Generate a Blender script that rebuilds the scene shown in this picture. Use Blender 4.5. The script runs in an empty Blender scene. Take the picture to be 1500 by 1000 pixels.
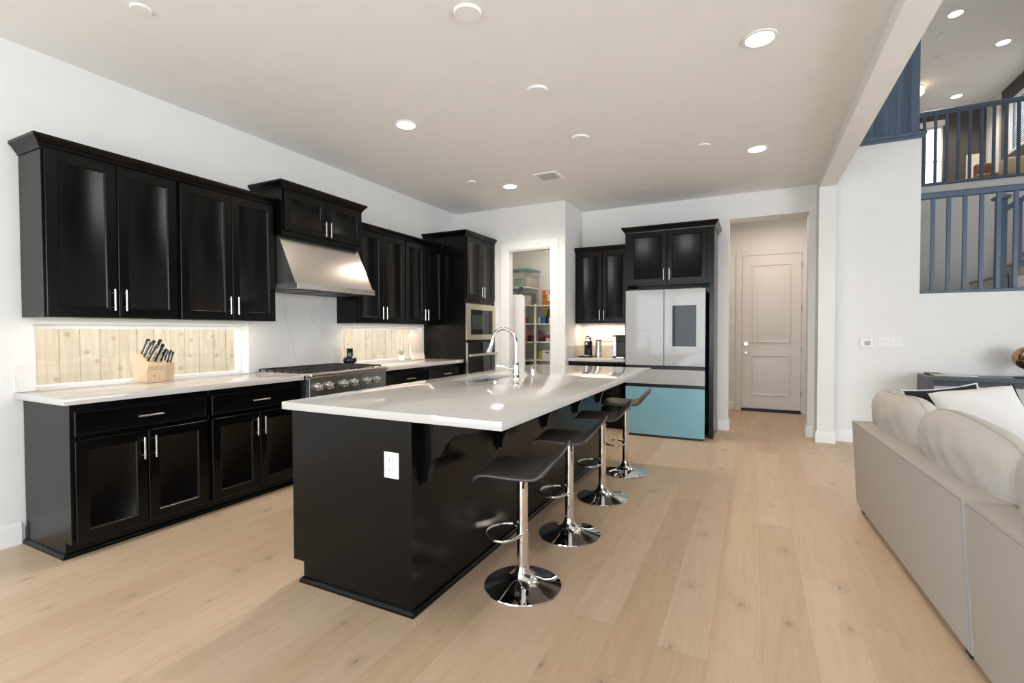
import bpy, bmesh, math, random
from mathutils import Vector, Matrix

# ------------------------------------------------------------------ scene, camera, world, exposure
sc = bpy.context.scene
COL = sc.collection
PI = math.pi
random.seed(7)

FPX, YAW, PITCH, ROLL, CX, CZ = 707.2135, 0.4631, -0.0207, -0.0022, 3.9502, 1.2722
_F = Vector((-math.sin(YAW)*math.cos(PITCH), math.cos(YAW)*math.cos(PITCH), math.sin(PITCH)))
_R = Vector((math.cos(YAW), math.sin(YAW), 0)); _U = _R.cross(_F)
_R2 = _R*math.cos(ROLL) + _U*math.sin(ROLL); _U2 = _U*math.cos(ROLL) - _R*math.sin(ROLL)
cam_d = bpy.data.cameras.new('camera'); cam = bpy.data.objects.new('camera', cam_d); COL.objects.link(cam)
cam.matrix_world = Matrix(((_R2.x, _U2.x, -_F.x, CX), (_R2.y, _U2.y, -_F.y, 0), (_R2.z, _U2.z, -_F.z, CZ), (0, 0, 0, 1)))
cam_d.sensor_fit = 'HORIZONTAL'; cam_d.sensor_width = 36; cam_d.lens = FPX/1500*36; cam_d.clip_start = 0.05; cam_d.clip_end = 200
sc.camera = cam

sc.view_settings.view_transform = 'Standard'; sc.view_settings.look = 'None'
sc.view_settings.gamma = 1; sc.view_settings.use_curve_mapping = False
sc.view_settings.exposure = 0.57

w = bpy.data.worlds.new('sky'); sc.world = w; w.use_nodes = True
bg = w.node_tree.nodes['Background']; bg.inputs[0].default_value = (0.86, 0.93, 1.0, 1); bg.inputs[1].default_value = 2.9

def area(name, loc, size, rot, power, color=(1, 1, 1), portal=False, spread=PI):
    l = bpy.data.lights.new(name, 'AREA'); l.shape = 'RECTANGLE'; l.size, l.size_y = size
    l.energy = power; l.color = color; l.spread = spread
    if portal: l.cycles.is_portal = True
    o = bpy.data.objects.new(name, l); COL.objects.link(o); o.location = loc; o.rotation_euler = rot
    return o
# the big windows behind the camera: sky portals, plus the daylight they bring in
WIN = [(0.7, 4.1, 0.06, 2.45), (7.5, 8.9, 0.06, 2.45)]
SOUTH = -3.0
for i, (x0, x1, z0, z1) in enumerate(WIN):
    area('window_portal', ((x0+x1)/2, SOUTH-0.02, (z0+z1)/2), (x1-x0, z1-z0), (PI/2, 0, 0), 1, portal=True)
    area('window_daylight', ((x0+x1)/2, SOUTH-0.25, (z0+z1)/2+0.1), (x1-x0, z1-z0), (PI/2, 0, 0), (100, 0.5)[i], (0.86, 0.94, 1.0))
area('window_daylight', (9.85, 0.9, 1.45), (5.0, 2.1), (PI/2, 0, PI/2), 125, (0.92, 0.96, 1.0))  # unseen side light, added to brighten the kitchen's far left wall
# ceiling lamps of the hall and the pantry, out of view behind their door heads
for nm, loc, pw, c in (('hall_lamp', (4.2, 7.7, 2.93), 8, (1.0, 0.80, 0.64)), ('pantry_lamp', (1.15, 6.75, 2.93), 5, (1.0, 0.86, 0.70))):
    area(nm, loc, (0.3, 0.3), (0, 0, 0), pw, c)
# under-cabinet light strips
area('undercabinet_light', (0.16, 2.04, 1.352), (0.04, 1.4), (0, 0, 0), 2.4, (1.0, 0.80, 0.58))
area('undercabinet_light', (0.16, 4.50, 1.352), (0.04, 1.4), (0, 0, 0), 2.4, (1.0, 0.80, 0.58))
area('undercabinet_light', (2.10, 6.60, 1.372), (0.6, 0.04), (0, 0, 0), 2.6, (1.0, 0.74, 0.50))

# ------------------------------------------------------------------ materials
def srgb(r, g, b):
    f = lambda c: (c/255/12.92 if c/255 <= 0.04045 else ((c/255+0.055)/1.055)**2.4)
    return (f(r), f(g), f(b), 1)
def mat(name, col, rough=0.5, metal=0.0, bump=0, bscale=200, var=0, vscale=6, stretch=(1, 1, 1), coat=0, spec=None, trans=0, emit=None, estr=0):
    m = bpy.data.materials.new(name); m.use_nodes = True
    n = m.node_tree.nodes; L = m.node_tree.links; b = n['Principled BSDF']
    c = col if len(col) == 4 else tuple(col)+(1,)
    b.inputs['Base Color'].default_value = c; b.inputs['Roughness'].default_value = rough; b.inputs['Metallic'].default_value = metal
    if spec is not None: b.inputs['Specular IOR Level'].default_value = spec
    if coat: b.inputs['Coat Weight'].default_value = coat; b.inputs['Coat Roughness'].default_value = 0.03
    if trans: b.inputs['Transmission Weight'].default_value = trans
    if emit: b.inputs['Emission Color'].default_value = tuple(emit)+(1,); b.inputs['Emission Strength'].default_value = estr
    tc = n.new('ShaderNodeTexCoord'); mp = n.new('ShaderNodeMapping'); mp.inputs['Scale'].default_value = stretch
    L.new(tc.outputs['Object'], mp.inputs['Vector'])
    ns = n.new('ShaderNodeTexNoise'); ns.inputs['Scale'].default_value = vscale; ns.inputs['Detail'].default_value = 5
    L.new(mp.outputs[0], ns.inputs['Vector'])
    if True:
        mx = n.new('ShaderNodeMix'); mx.data_type = 'RGBA'
        v = var if var else 0.03
        mx.inputs[6].default_value = tuple(max(0, x*(1-v)) for x in c[:3])+(1,)
        mx.inputs[7].default_value = tuple(min(1, x*(1+v)) for x in c[:3])+(1,)
        L.new(ns.outputs['Fac'], mx.inputs[0]); L.new(mx.outputs[2], b.inputs['Base Color'])
    if bump:
        n2 = n.new('ShaderNodeTexNoise'); n2.inputs['Scale'].default_value = bscale; n2.inputs['Detail'].default_value = 3
        L.new(mp.outputs[0], n2.inputs['Vector'])
        bp = n.new('ShaderNodeBump'); bp.inputs['Strength'].default_value = bump; bp.inputs['Distance'].default_value = 0.004
        L.new(n2.outputs['Fac'], bp.inputs['Height']); L.new(bp.outputs[0], b.inputs['Normal'])
    return m

M = {}
M['wall'] = mat('white_wall_paint', (0.79, 0.79, 0.775), 0.75, bump=0.05, bscale=90)
M['ceiling'] = mat('ceiling_paint', (0.87, 0.865, 0.85), 0.9, bump=0.08, bscale=60)
M['trim'] = mat('white_trim_paint', (0.84, 0.84, 0.83), 0.4)
M['door'] = mat('white_door_paint', (0.76, 0.74, 0.72), 0.45)
M['black'] = mat('black_stained_wood', (0.0022, 0.0021, 0.0021), 0.24, var=0.5, vscale=14, stretch=(6, 6, 0.5), bump=0.03, bscale=30, spec=0.24)
M['black_h'] = mat('black_stained_wood_sideways', (0.0022, 0.0021, 0.0021), 0.24, var=0.5, vscale=14, stretch=(6, 0.5, 6), bump=0.03, bscale=30, spec=0.24)
M['quartz'] = mat('white_quartz', (0.565, 0.55, 0.53), 0.07, var=0.02, vscale=30)
M['steel'] = mat('brushed_steel', (0.56, 0.53, 0.50), 0.27, 0.95, var=0.06, vscale=20, stretch=(1, 0.1, 8))
M['steel_lt'] = mat('satin_steel', (0.72, 0.71, 0.69), 0.25, 0.9)
M['champagne'] = mat('warm_steel_trim', (0.60, 0.56, 0.45), 0.35, 0.85)
M['chrome'] = mat('polished_chrome', (0.86, 0.86, 0.87), 0.04, 1.0)
M['iron'] = mat('cast_iron', (0.012, 0.012, 0.013), 0.55, bump=0.1, bscale=300)
M['blackgloss'] = mat('black_glass', (0.006, 0.006, 0.007), 0.05)
M['blackplastic'] = mat('black_plastic', (0.012, 0.012, 0.013), 0.35)
M['darkgap'] = mat('dark_metal', (0.02, 0.022, 0.026), 0.4, 0.3)
M['fr_white'] = mat('white_glass_panel', (0.43, 0.44, 0.45), 0.06, spec=0.22)
M['fr_blue'] = mat('sky_blue_glass_panel', (0.225, 0.455, 0.56), 0.06, spec=0.22)
M['leather'] = mat('grey_leatherette', (0.075, 0.066, 0.064), 0.42, bump=0.12, bscale=350)
M['fabric'] = mat('taupe_linen', (0.455, 0.418, 0.385), 0.9, bump=0.5, bscale=420, var=0.10, vscale=120)
M['fabric_lt'] = mat('pale_taupe_linen', (0.53, 0.505, 0.47), 0.9, bump=0.5, bscale=420, var=0.10, vscale=120)  # same sofa linen, lightened for the light falling on the cushion tops
M['piping'] = mat('grey_piping', (0.33, 0.33, 0.33), 0.9)
M['cotton'] = mat('white_cotton', (0.70, 0.70, 0.70), 0.9, bump=0.2, bscale=500)
M['blackcloth'] = mat('black_cotton', (0.012, 0.012, 0.014), 0.9, bump=0.2, bscale=500)
M['rail'] = mat('slate_blue_paint', (0.085, 0.128, 0.195), 0.38)
M['console'] = mat('slate_lacquer', (0.045, 0.058, 0.080), 0.30)
M['plate'] = mat('white_plastic', (0.85, 0.85, 0.84), 0.35)
M['slot'] = mat('grey_plastic', (0.45, 0.45, 0.44), 0.4)
M['knifewood'] = mat('beech_wood', (0.60, 0.45, 0.30), 0.45, var=0.15, vscale=10, stretch=(1, 8, 8))
M['fence'] = None
M['sinksteel'] = mat('sink_steel', (0.30, 0.32, 0.35), 0.45, 0.2)
M['bronze'] = mat('bronze_mirror_glaze', (0.42, 0.24, 0.15), 0.05, 1.0)
M['vase'] = mat('black_ceramic', (0.008, 0.008, 0.010), 0.12)
M['leaf'] = mat('green_leaf', (0.06, 0.17, 0.05), 0.5, var=0.3)
M['marble'] = mat('cream_board', (0.80, 0.74, 0.68), 0.4, var=0.06)
M['card'] = mat('orange_cardboard', (0.52, 0.20, 0.03), 0.7, var=0.1)
M['tread'] = mat('oak_stair_tread', (0.42, 0.33, 0.24), 0.5, var=0.1)
M['loftwall'] = mat('taupe_accent_paint', (0.085, 0.075, 0.072), 0.8)
M['blind'] = mat('white_blind', (0.8, 0.82, 0.84), 0.6)
M['sand'] = mat('sand_upholstery', (0.40, 0.33, 0.23), 0.9)
M['brown'] = mat('brown_leather', (0.20, 0.09, 0.045), 0.5)
M['bulb'] = mat('lit_diffuser', (1, 1, 1), 0.5, emit=(1.0, 0.93, 0.84), estr=14)
M['siding'] = mat('white_lap_siding', (0.70, 0.72, 0.73), 0.7)
M['roof'] = mat('roof_shingle', (0.10, 0.10, 0.11), 0.9)
M['soil'] = mat('gravel', (0.42, 0.38, 0.33), 0.95, var=0.3, vscale=40, bump=0.3, bscale=60)
M['grass'] = mat('patio_paving', (0.46, 0.45, 0.42), 0.9, var=0.1)
def colour(name, r, g, b, rough=0.5): M[name] = mat(name, srgb(r, g, b), rough)
for nm, c in dict(red_card=(176, 60, 45), green_plastic=(60, 110, 55), yellow_card=(196, 170, 50), blue_card=(25, 105, 150), wine_glass=(60, 16, 22), white_card=(214, 208, 198), pink_card=(196, 110, 105), purple_foil=(120, 70, 100), amber_glass=(70, 45, 28), red_label=(170, 38, 50), lime_card=(165, 170, 30), teal_cloth=(20, 130, 120), pink_paper=(235, 180, 175), cream_paper=(230, 225, 215), dark_green=(25, 70, 35), purple_plastic=(120, 90, 160), teal_lid=(120, 165, 165), pale_cloth=(205, 200, 180), mint_cloth=(150, 195, 150), blue_cloth=(140, 165, 190)).items(): colour(nm, *c)

def glass_mat(name, tint=(1, 1, 1), refl=0.06, rough=0.0):
    m = bpy.data.materials.new(name); m.use_nodes = True; n = m.node_tree.nodes; L = m.node_tree.links
    n.remove(n['Principled BSDF']); o = n['Material Output']
    t = n.new('ShaderNodeBsdfTransparent'); t.inputs[0].default_value = tint+(1,)
    g = n.new('ShaderNodeBsdfGlossy'); g.inputs['Roughness'].default_value = rough
    mx = n.new('ShaderNodeMixShader'); mx.inputs[0].default_value = refl
    L.new(t.outputs[0], mx.inputs[1]); L.new(g.outputs[0], mx.inputs[2]); L.new(mx.outputs[0], o.inputs[0]); return m
M['glass'] = glass_mat('window_glass')
def bin_mat():
    m = bpy.data.materials.new('clear_storage_plastic'); m.use_nodes = True; n = m.node_tree.nodes; L = m.node_tree.links
    b = n['Principled BSDF']; b.inputs['Base Color'].default_value = (0.62, 0.72, 0.74, 1); b.inputs['Roughness'].default_value = 0.25; b.inputs['Alpha'].default_value = 0.30
    return m
M['bin'] = bin_mat()

def floor_mat():
    m = bpy.data.materials.new('pale_oak_planks'); m.use_nodes = True; n = m.node_tree.nodes; L = m.node_tree.links; b = n['Principled BSDF']
    def math_(op, a, c=None, cl=False):
        k = n.new('ShaderNodeMath'); k.operation = op; k.use_clamp = cl
        for i, v in enumerate((a, c)):
            if v is None: continue
            if isinstance(v, (int, float)): k.inputs[i].default_value = v
            else: L.new(v, k.inputs[i])
        return k.outputs[0]
    tc = n.new('ShaderNodeTexCoord'); sx = n.new('ShaderNodeSeparateXYZ'); L.new(tc.outputs['Object'], sx.inputs[0])
    W, LEN = 0.19, 2.1
    u = math_('DIVIDE', sx.outputs[0], W); row = math_('FLOOR', u); fu = math_('FRACT', u)
    wn = n.new('ShaderNodeTexWhiteNoise'); wn.noise_dimensions = '1D'; L.new(row, wn.inputs['W'])
    off = math_('MULTIPLY', wn.outputs['Value'], 7.3)
    v = math_('ADD', math_('DIVIDE', sx.outputs[1], LEN), off); pid = math_('FLOOR', v); fv = math_('FRACT', v)
    cv = n.new('ShaderNodeCombineXYZ'); L.new(row, cv.inputs[0]); L.new(pid, cv.inputs[1])
    w2 = n.new('ShaderNodeTexWhiteNoise'); w2.noise_dimensions = '2D'; L.new(cv.outputs[0], w2.inputs['Vector'])
    # grain coordinates, shifted per plank
    gc = n.new('ShaderNodeCombineXYZ')
    L.new(math_('ADD', math_('MULTIPLY', sx.outputs[0], 11), math_('MULTIPLY', w2.outputs['Value'], 37)), gc.inputs[0])
    L.new(math_('ADD', math_('MULTIPLY', sx.outputs[1], 0.9), math_('MULTIPLY', w2.outputs['Value'], 91)), gc.inputs[1])
    gn = n.new('ShaderNodeTexNoise'); gn.inputs['Scale'].default_value = 1.6; gn.inputs['Detail'].default_value = 7; gn.inputs['Distortion'].default_value = 1.2; L.new(gc.outputs[0], gn.inputs['Vector'])
    gf = n.new('ShaderNodeTexNoise'); gf.inputs['Scale'].default_value = 9; gf.inputs['Detail'].default_value = 5; L.new(gc.outputs[0], gf.inputs['Vector'])
    ramp = n.new('ShaderNodeValToRGB'); e = ramp.color_ramp.elements
    e[0].position = 0.0; e[0].color = (0.43, 0.295, 0.185, 1); e[1].position = 1.0; e[1].color = (0.66, 0.51, 0.37, 1)
    e2 = ramp.color_ramp.elements.new(0.5); e2.color = (0.56, 0.41, 0.275, 1)
    t = math_('ADD', math_('ADD', math_('MULTIPLY', w2.outputs['Value'], 0.40), 0.03), math_('MULTIPLY', gn.outputs['Fac'], 0.75))
    t = math_('ADD', t, math_('MULTIPLY', math_('SUBTRACT', gf.outputs['Fac'], 0.5), 0.50), )
    L.new(t, ramp.inputs[0])
    # knots: small dark eyes with a softer stain round them
    kc = n.new('ShaderNodeCombineXYZ'); L.new(math_('MULTIPLY', sx.outputs[0], 4.6), kc.inputs[0]); L.new(math_('MULTIPLY', sx.outputs[1], 3.0), kc.inputs[1])
    vo = n.new('ShaderNodeTexVoronoi'); vo.voronoi_dimensions = '2D'; vo.inputs['Scale'].default_value = 1.0; L.new(kc.outputs[0], vo.inputs['Vector'])
    wv = n.new('ShaderNodeSeparateColor'); L.new(vo.outputs['Color'], wv.inputs[0])
    wob = math_('MULTIPLY', math_('SUBTRACT', gf.outputs['Fac'], 0.5), 0.22)
    has = math_('MULTIPLY', math_('SUBTRACT', wv.outputs[0], 0.38), 1.0, True)
    dist = math_('ADD', vo.outputs['Distance'], wob)
    eye = math_('MULTIPLY', math_('SUBTRACT', math_('MULTIPLY', has, 0.15), dist), 12.0, True)
    halo = math_('MULTIPLY', math_('SUBTRACT', math_('MULTIPLY', has, 0.42), dist), 3.5, True)
    kn = math_('MAXIMUM', math_('MULTIPLY', eye, 0.60), math_('MULTIPLY', halo, 0.34))
    mk = n.new('ShaderNodeMix'); mk.data_type = 'RGBA'; L.new(kn, mk.inputs[0]); L.new(ramp.outputs[0], mk.inputs[6]); mk.inputs[7].default_value = (0.16, 0.11, 0.085, 1)
    # seams
    sw = 0.006
    eu = math_('MINIMUM', fu, math_('SUBTRACT', 1.0, fu)); ev = math_('MINIMUM', fv, math_('SUBTRACT', 1.0, fv))
    seam = math_('MAXIMUM', math_('LESS_THAN', eu, sw), math_('LESS_THAN', ev, 0.0009))
    ms = n.new('ShaderNodeMix'); ms.data_type = 'RGBA'; L.new(math_('MULTIPLY', seam, 0.24), ms.inputs[0]); L.new(mk.outputs[2], ms.inputs[6]); ms.inputs[7].default_value = (0.22, 0.14, 0.085, 1)
    L.new(ms.outputs[2], b.inputs['Base Color'])
    b.inputs['Roughness'].default_value = 0.40; b.inputs['Specular IOR Level'].default_value = 0.4
    bu = n.new('ShaderNodeBump'); bu.inputs['Strength'].default_value = 0.12; bu.inputs['Distance'].default_value = 0.002
    L.new(math_('SUBTRACT', gf.outputs['Fac'], seam), bu.inputs['Height']); L.new(bu.outputs[0], b.inputs['Normal'])
    return m
M['floor'] = floor_mat()

def vein_mat():
    m = bpy.data.materials.new('veined_quartz_slab'); m.use_nodes = True; n = m.node_tree.nodes; L = m.node_tree.links; b = n['Principled BSDF']
    tc = n.new('ShaderNodeTexCoord'); mp = n.new('ShaderNodeMapping'); mp.inputs['Rotation'].default_value = (0.6, 0, 0); mp.inputs['Scale'].default_value = (1, 1, 0.6); L.new(tc.outputs['Object'], mp.inputs[0])
    ns = n.new('ShaderNodeTexNoise'); ns.inputs['Scale'].default_value = 1.1; ns.inputs['Detail'].default_value = 3; ns.inputs['Distortion'].default_value = 0.3; L.new(mp.outputs[0], ns.inputs[0])
    r = n.new('ShaderNodeValToRGB'); e = r.color_ramp.elements
    e[0].position = 0.485; e[0].color = (0.78, 0.77, 0.755, 1); e[1].position = 0.515; e[1].color = (0.78, 0.77, 0.755, 1)
    k = e.new(0.5); k.color = (0.71, 0.70, 0.685, 1)
    L.new(ns.outputs['Fac'], r.inputs[0]); L.new(r.outputs[0], b.inputs['Base Color']); b.inputs['Roughness'].default_value = 0.15
    return m
M['vein'] = vein_mat()

def fence_mat():
    m = bpy.data.materials.new('fresh_pine_boards'); m.use_nodes = True; n = m.node_tree.nodes; L = m.node_tree.links; b = n['Principled BSDF']
    tc = n.new('ShaderNodeTexCoord'); mp = n.new('ShaderNodeMapping'); mp.inputs['Scale'].default_value = (1, 9, 0.9); L.new(tc.outputs['Object'], mp.inputs[0])
    ns = n.new('ShaderNodeTexNoise'); ns.inputs['Scale'].default_value = 2.5; ns.inputs['Detail'].default_value = 6; ns.inputs['Distortion'].default_value = 0.8; L.new(mp.outputs[0], ns.inputs[0])
    r = n.new('ShaderNodeValToRGB'); e = r.color_ramp.elements
    e[0].position = 0.25; e[0].color = (0.56, 0.43, 0.28, 1); e[1].position = 0.7; e[1].color = (0.72, 0.61, 0.46, 1); L.new(ns.outputs['Fac'], r.inputs[0])
    sx = n.new('ShaderNodeSeparateXYZ'); L.new(tc.outputs['Object'], sx.inputs[0]); m2 = n.new('ShaderNodeCombineXYZ'); L.new(sx.outputs[1], m2.inputs[0]); L.new(sx.outputs[2], m2.inputs[1])
    vo = n.new('ShaderNodeTexVoronoi'); vo.voronoi_dimensions = '2D'; vo.inputs['Scale'].default_value = 4.6; L.new(m2.outputs[0], vo.inputs[0])
    k = n.new('ShaderNodeValToRGB'); e = k.color_ramp.elements; e[0].position = 0.05; e[0].color = (0.45, 0.45, 0.45, 1); e[1].position = 0.13; e[1].color = (0, 0, 0, 1); L.new(vo.outputs['Distance'], k.inputs[0])
    mx = n.new('ShaderNodeMix'); mx.data_type = 'RGBA'; L.new(k.outputs[0], mx.inputs[0]); L.new(r.outputs[0], mx.inputs[6]); mx.inputs[7].default_value = (0.33, 0.17, 0.06, 1)
    L.new(mx.outputs[2], b.inputs['Base Color']); b.inputs['Roughness'].default_value = 0.8
    return m
M['fence'] = fence_mat()

# ------------------------------------------------------------------ mesh helpers
class MB:
    """collects shapes in world coordinates (or in a thing's own, with local=True)"""
    def __init__(s): s.bm = bmesh.new()
    def box(s, x0, x1, y0, y1, z0, z1, bev=0.0, seg=1):
        x0, x1 = sorted((x0, x1)); y0, y1 = sorted((y0, y1)); z0, z1 = sorted((z0, z1))
        v = [s.bm.verts.new(p) for p in ((x0, y0, z0), (x1, y0, z0), (x1, y1, z0), (x0, y1, z0), (x0, y0, z1), (x1, y0, z1), (x1, y1, z1), (x0, y1, z1))]
        f = [s.bm.faces.new([v[i] for i in q]) for q in ((0, 3, 2, 1), (4, 5, 6, 7), (0, 1, 5, 4), (1, 2, 6, 5), (2, 3, 7, 6), (3, 0, 4, 7))]
        if bev:
            ed = list({e for q in f for e in q.edges})
            bmesh.ops.bevel(s.bm, geom=ed, offset=bev, segments=seg, profile=0.5, affect='EDGES', clamp_overlap=True)
        return s
    def loft(s, rings, close=True, caps=True):
        vr = [[s.bm.verts.new(p) for p in r] for r in rings]; k = len(vr[0])
        for a, b in zip(vr, vr[1:]):
            for i in range(k if close else k-1):
                j = (i+1) % k
                try: s.bm.faces.new((a[i], a[j], b[j], b[i]))
                except ValueError: pass
        if caps:
            for r, fl in ((vr[0], True), (vr[-1], False)):
                try: s.bm.faces.new(list(reversed(r)) if fl else r)
                except ValueError: pass
        return s
    def cyl(s, p0, p1, r0, r1=None, n=20, caps=True):
        r1 = r0 if r1 is None else r1
        p0, p1 = Vector(p0), Vector(p1); d = (p1-p0).normalized()
        a = d.orthogonal().normalized(); b = d.cross(a)
        ring = lambda p, r: [p+a*math.cos(2*PI*i/n)*r+b*math.sin(2*PI*i/n)*r for i in range(n)]
        return s.loft([ring(p0, r0), ring(p1, r1)], caps=caps)
    def lathe(s, prof, c=(0, 0, 0), n=32, axis='Z'):
        c = Vector(c); rings = []
        for r, h in prof:
            r = max(r, 1e-4); ring = []
            for i in range(n):
                t = 2*PI*i/n
                p = (r*math.cos(t), r*math.sin(t), h) if axis == 'Z' else ((h, r*math.cos(t), r*math.sin(t)) if axis == 'X' else (r*math.cos(t), h, -r*math.sin(t)))
                ring.append(c+Vector(p))
            rings.append(ring)
        return s.loft(rings)
    def tube(s, pts, r, n=12, close=False, taper=None):
        pts = [Vector(p) for p in pts]; N = len(pts); rings = []; up = None
        for i, p in enumerate(pts):
            if close: t = pts[(i+1) % N]-pts[i-1]
            else: t = pts[min(i+1, N-1)]-pts[max(i-1, 0)]
            t.normalize()
            if up is None: up = t.orthogonal().normalized()
            up = (up-t*up.dot(t)).normalized(); b = t.cross(up)
            rr = r if taper is None else taper[i]
            rings.append([p+up*math.cos(2*PI*k/n)*rr+b*math.sin(2*PI*k/n)*rr for k in range(n)])
        if close: rings.append(rings[0]); s.loft(rings, caps=False); bmesh.ops.remove_doubles(s.bm, verts=s.bm.verts, dist=1e-6)
        else: s.loft(rings)
        return s
    def prism(s, poly, axis, a, b):
        """poly: 2-D outline; axis 'X': (y,z), 'Y': (x,z), 'Z': (x,y)"""
        f = {'X': lambda u, v, w: (w, u, v), 'Y': lambda u, v, w: (u, w, v), 'Z': lambda u, v, w: (u, v, w)}[axis]
        return s.loft([[f(u, v, a) for u, v in poly], [f(u, v, b) for u, v in poly]])
    def ball(s, c, r, n=24, sq=(1, 1, 1)):
        prof = [(math.sin(PI*i/(n//2)), -math.cos(PI*i/(n//2))) for i in range(n//2+1)]
        c = Vector(c); rings = [[c+Vector((max(a, 1e-3)*math.cos(2*PI*k/n)*r*sq[0], max(a, 1e-3)*math.sin(2*PI*k/n)*r*sq[1], h*r*sq[2])) for k in range(n)] for a, h in prof]
        return s.loft(rings)
    def panel(s, face, d, u0, u1, z0, z1, stile=0.057, th=0.02, rec=0.009, slope=0.011, raised=False):
        """a framed door leaf lying against plane d, facing +X (u = Y), -Y (u = X) or -X"""
        fx = {'+X': lambda u, t, z: (d+t, u, z), '-X': lambda u, t, z: (d-t, u, z), '-Y': lambda u, t, z: (u, d-t, z)}[face]
        def ring(m, t): return [fx(u0+m, t, z0+m), fx(u1-m, t, z0+m), fx(u1-m, t, z1-m), fx(u0+m, t, z1-m)]
        c = 0.003
        rings = [ring(0, 0), ring(0, th-c), ring(c, th), ring(stile, th), ring(stile+slope*0.4, th-rec*0.55), ring(stile+slope, th-rec)]
        if raised: rings += [ring(stile+slope+0.012, th-rec), ring(stile+slope+0.035, th-0.002)]
        return s.loft(rings)
    def obj(s, name, m, parent=None, local=False):
        bmesh.ops.recalc_face_normals(s.bm, faces=s.bm.faces)
        me = bpy.data.meshes.new(name)
        if parent is not None and not local: bmesh.ops.translate(s.bm, vec=-(parent.get('_o') and Vector(parent['_o']) or Vector((0, 0, 0))), verts=s.bm.verts)
        s.bm.to_mesh(me); s.bm.free()
        me.materials.append(M[m] if isinstance(m, str) else m)
        for p in me.polygons: p.use_smooth = True
        me.set_sharp_from_angle(angle=math.radians(32))
        o = bpy.data.objects.new(name, me); COL.objects.link(o)
        if parent is not None: o.parent = parent
        return o

ORG = {}
def thing(name, label, cat, loc=(0, 0, 0), group=None):
    o = bpy.data.objects.new(name, None); o.empty_display_size = 0.1; COL.objects.link(o); o.location = loc
    o['label'] = label; o['category'] = cat
    if group: o['group'] = group
    ORG[o.name] = Vector(loc); return o
def worldpos(o):
    p = Vector((0, 0, 0))
    while o is not None: p += o.location; o = o.parent
    return p
def part(name, mb, m, parent, label=None, local=False):
    if not local: bmesh.ops.translate(mb.bm, vec=-worldpos(parent), verts=mb.bm.verts)
    o = mb.obj(name, m, parent, local=True)
    if label: o['label'] = label
    return o
def single(name, mb, m, label, cat, group=None, org=None):
    """a thing that is one mesh, with its origin at its own base"""
    if org is None:
        vs = [v.co for v in mb.bm.verts]
        org = Vector(((min(v.x for v in vs)+max(v.x for v in vs))/2, (min(v.y for v in vs)+max(v.y for v in vs))/2, min(v.z for v in vs)))
    bmesh.ops.translate(mb.bm, vec=-Vector(org), verts=mb.bm.verts)
    o = mb.obj(name, m); o.location = org; o['label'] = label; o['category'] = cat
    if group: o['group'] = group
    return o
def struct(name, mb, m, parent=None):
    o = mb.obj(name, m, parent, local=True)
    if parent is None: o['kind'] = 'structure'
    return o
def dup(root, loc, label=None):
    r = root.copy(); COL.objects.link(r); r.location = loc
    if label: r['label'] = label
    for ch in list(root.children):
        c = ch.copy(); COL.objects.link(c); c.parent = r
        for g in list(ch.children):
            d = g.copy(); COL.objects.link(d); d.parent = c
    return r
def offset_path(pts, o):
    """2-D polyline moved o to its right-hand side, with mitred corners"""
    out = []; n = len(pts)
    nor = []
    for a, b in zip(pts, pts[1:]):
        d = Vector((b[0]-a[0], b[1]-a[1])).normalized(); nor.append(Vector((d.y, -d.x)))
    for i in range(n):
        if i == 0: m = nor[0]*o
        elif i == n-1: m = nor[-1]*o
        else:
            k = nor[i-1]+nor[i]; m = k*(o/ (k.length_squared/2)) if k.length > 1e-6 else nor[i]*o
        out.append((pts[i][0]+m.x, pts[i][1]+m.y))
    return out
CROWN = [(-0.004, -0.012), (0.006, -0.012), (0.008, 0.0), (0.014, 0.004), (0.018, 0.014), (0.030, 0.032), (0.040, 0.042), (0.044, 0.046), (0.044, 0.062), (-0.004, 0.062)]
SHOE = [(0.0, 0.0), (0.017, 0.0), (0.017, 0.008), (0.013, 0.018), (0.005, 0.026), (0.0, 0.028)]
BASE = [(0.0, 0.0), (0.014, 0.0), (0.014, 0.105), (0.010, 0.120), (0.004, 0.130), (0.0, 0.132)]
def mould(pts, z, prof, scale=1.0, mb=None):
    mb = mb or MB()
    cols = [[(x, y, z+h*scale) for x, y in offset_path(pts, o*scale)] for o, h in prof]
    rings = [[cols[k][i] for k in range(len(prof))] for i in range(len(pts))]
    return mb.loft(rings)
def bar_pull(face, d, u, z, length=0.135, horiz=False):
    """a round bar handle on two posts, on plane d"""
    fx = {'+X': lambda u, t, z: (d+t, u, z), '-Y': lambda u, t, z: (u, d-t, z)}[face]
    mb = MB(); h = length/2; k = length*0.34
    if horiz:
        mb.cyl(fx(u-h, 0.028, z), fx(u+h, 0.028, z), 0.0058, n=12)
        for s in (-k, k): mb.cyl(fx(u+s, 0, z), fx(u+s, 0.028, z), 0.0042, n=10)
    else:
        mb.cyl(fx(u, 0.028, z-h), fx(u, 0.028, z+h), 0.0058, n=12)
        for s in (-k, k): mb.cyl(fx(u, 0, z+s), fx(u, 0.028, z+s), 0.0042, n=10)
    return mb

# ------------------------------------------------------------------ the room
H = 2.999
struct('floor', MB().box(-0.15, 9.8, SOUTH-0.1, 9.3, -0.12, 0), 'floor')
mb = MB(); mb.box(-0.15, 4.775, SOUTH-0.1, 9.0, H, H+0.22); mb.box(4.775, 5.5, 6.78, 9.0, H, 3.36)
struct('ceiling', mb, 'ceiling')
struct('trim_1', MB().box(4.61, 4.775, SOUTH, 6.75, 2.897, H), 'ceiling')
struct('ceiling_upper', MB().box(4.7, 9.8, SOUTH-0.1, 14.2, 6.0, 6.15).box(-0.1, 4.7, 6.7, 14.2, 6.0, 6.15), 'ceiling')

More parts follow.
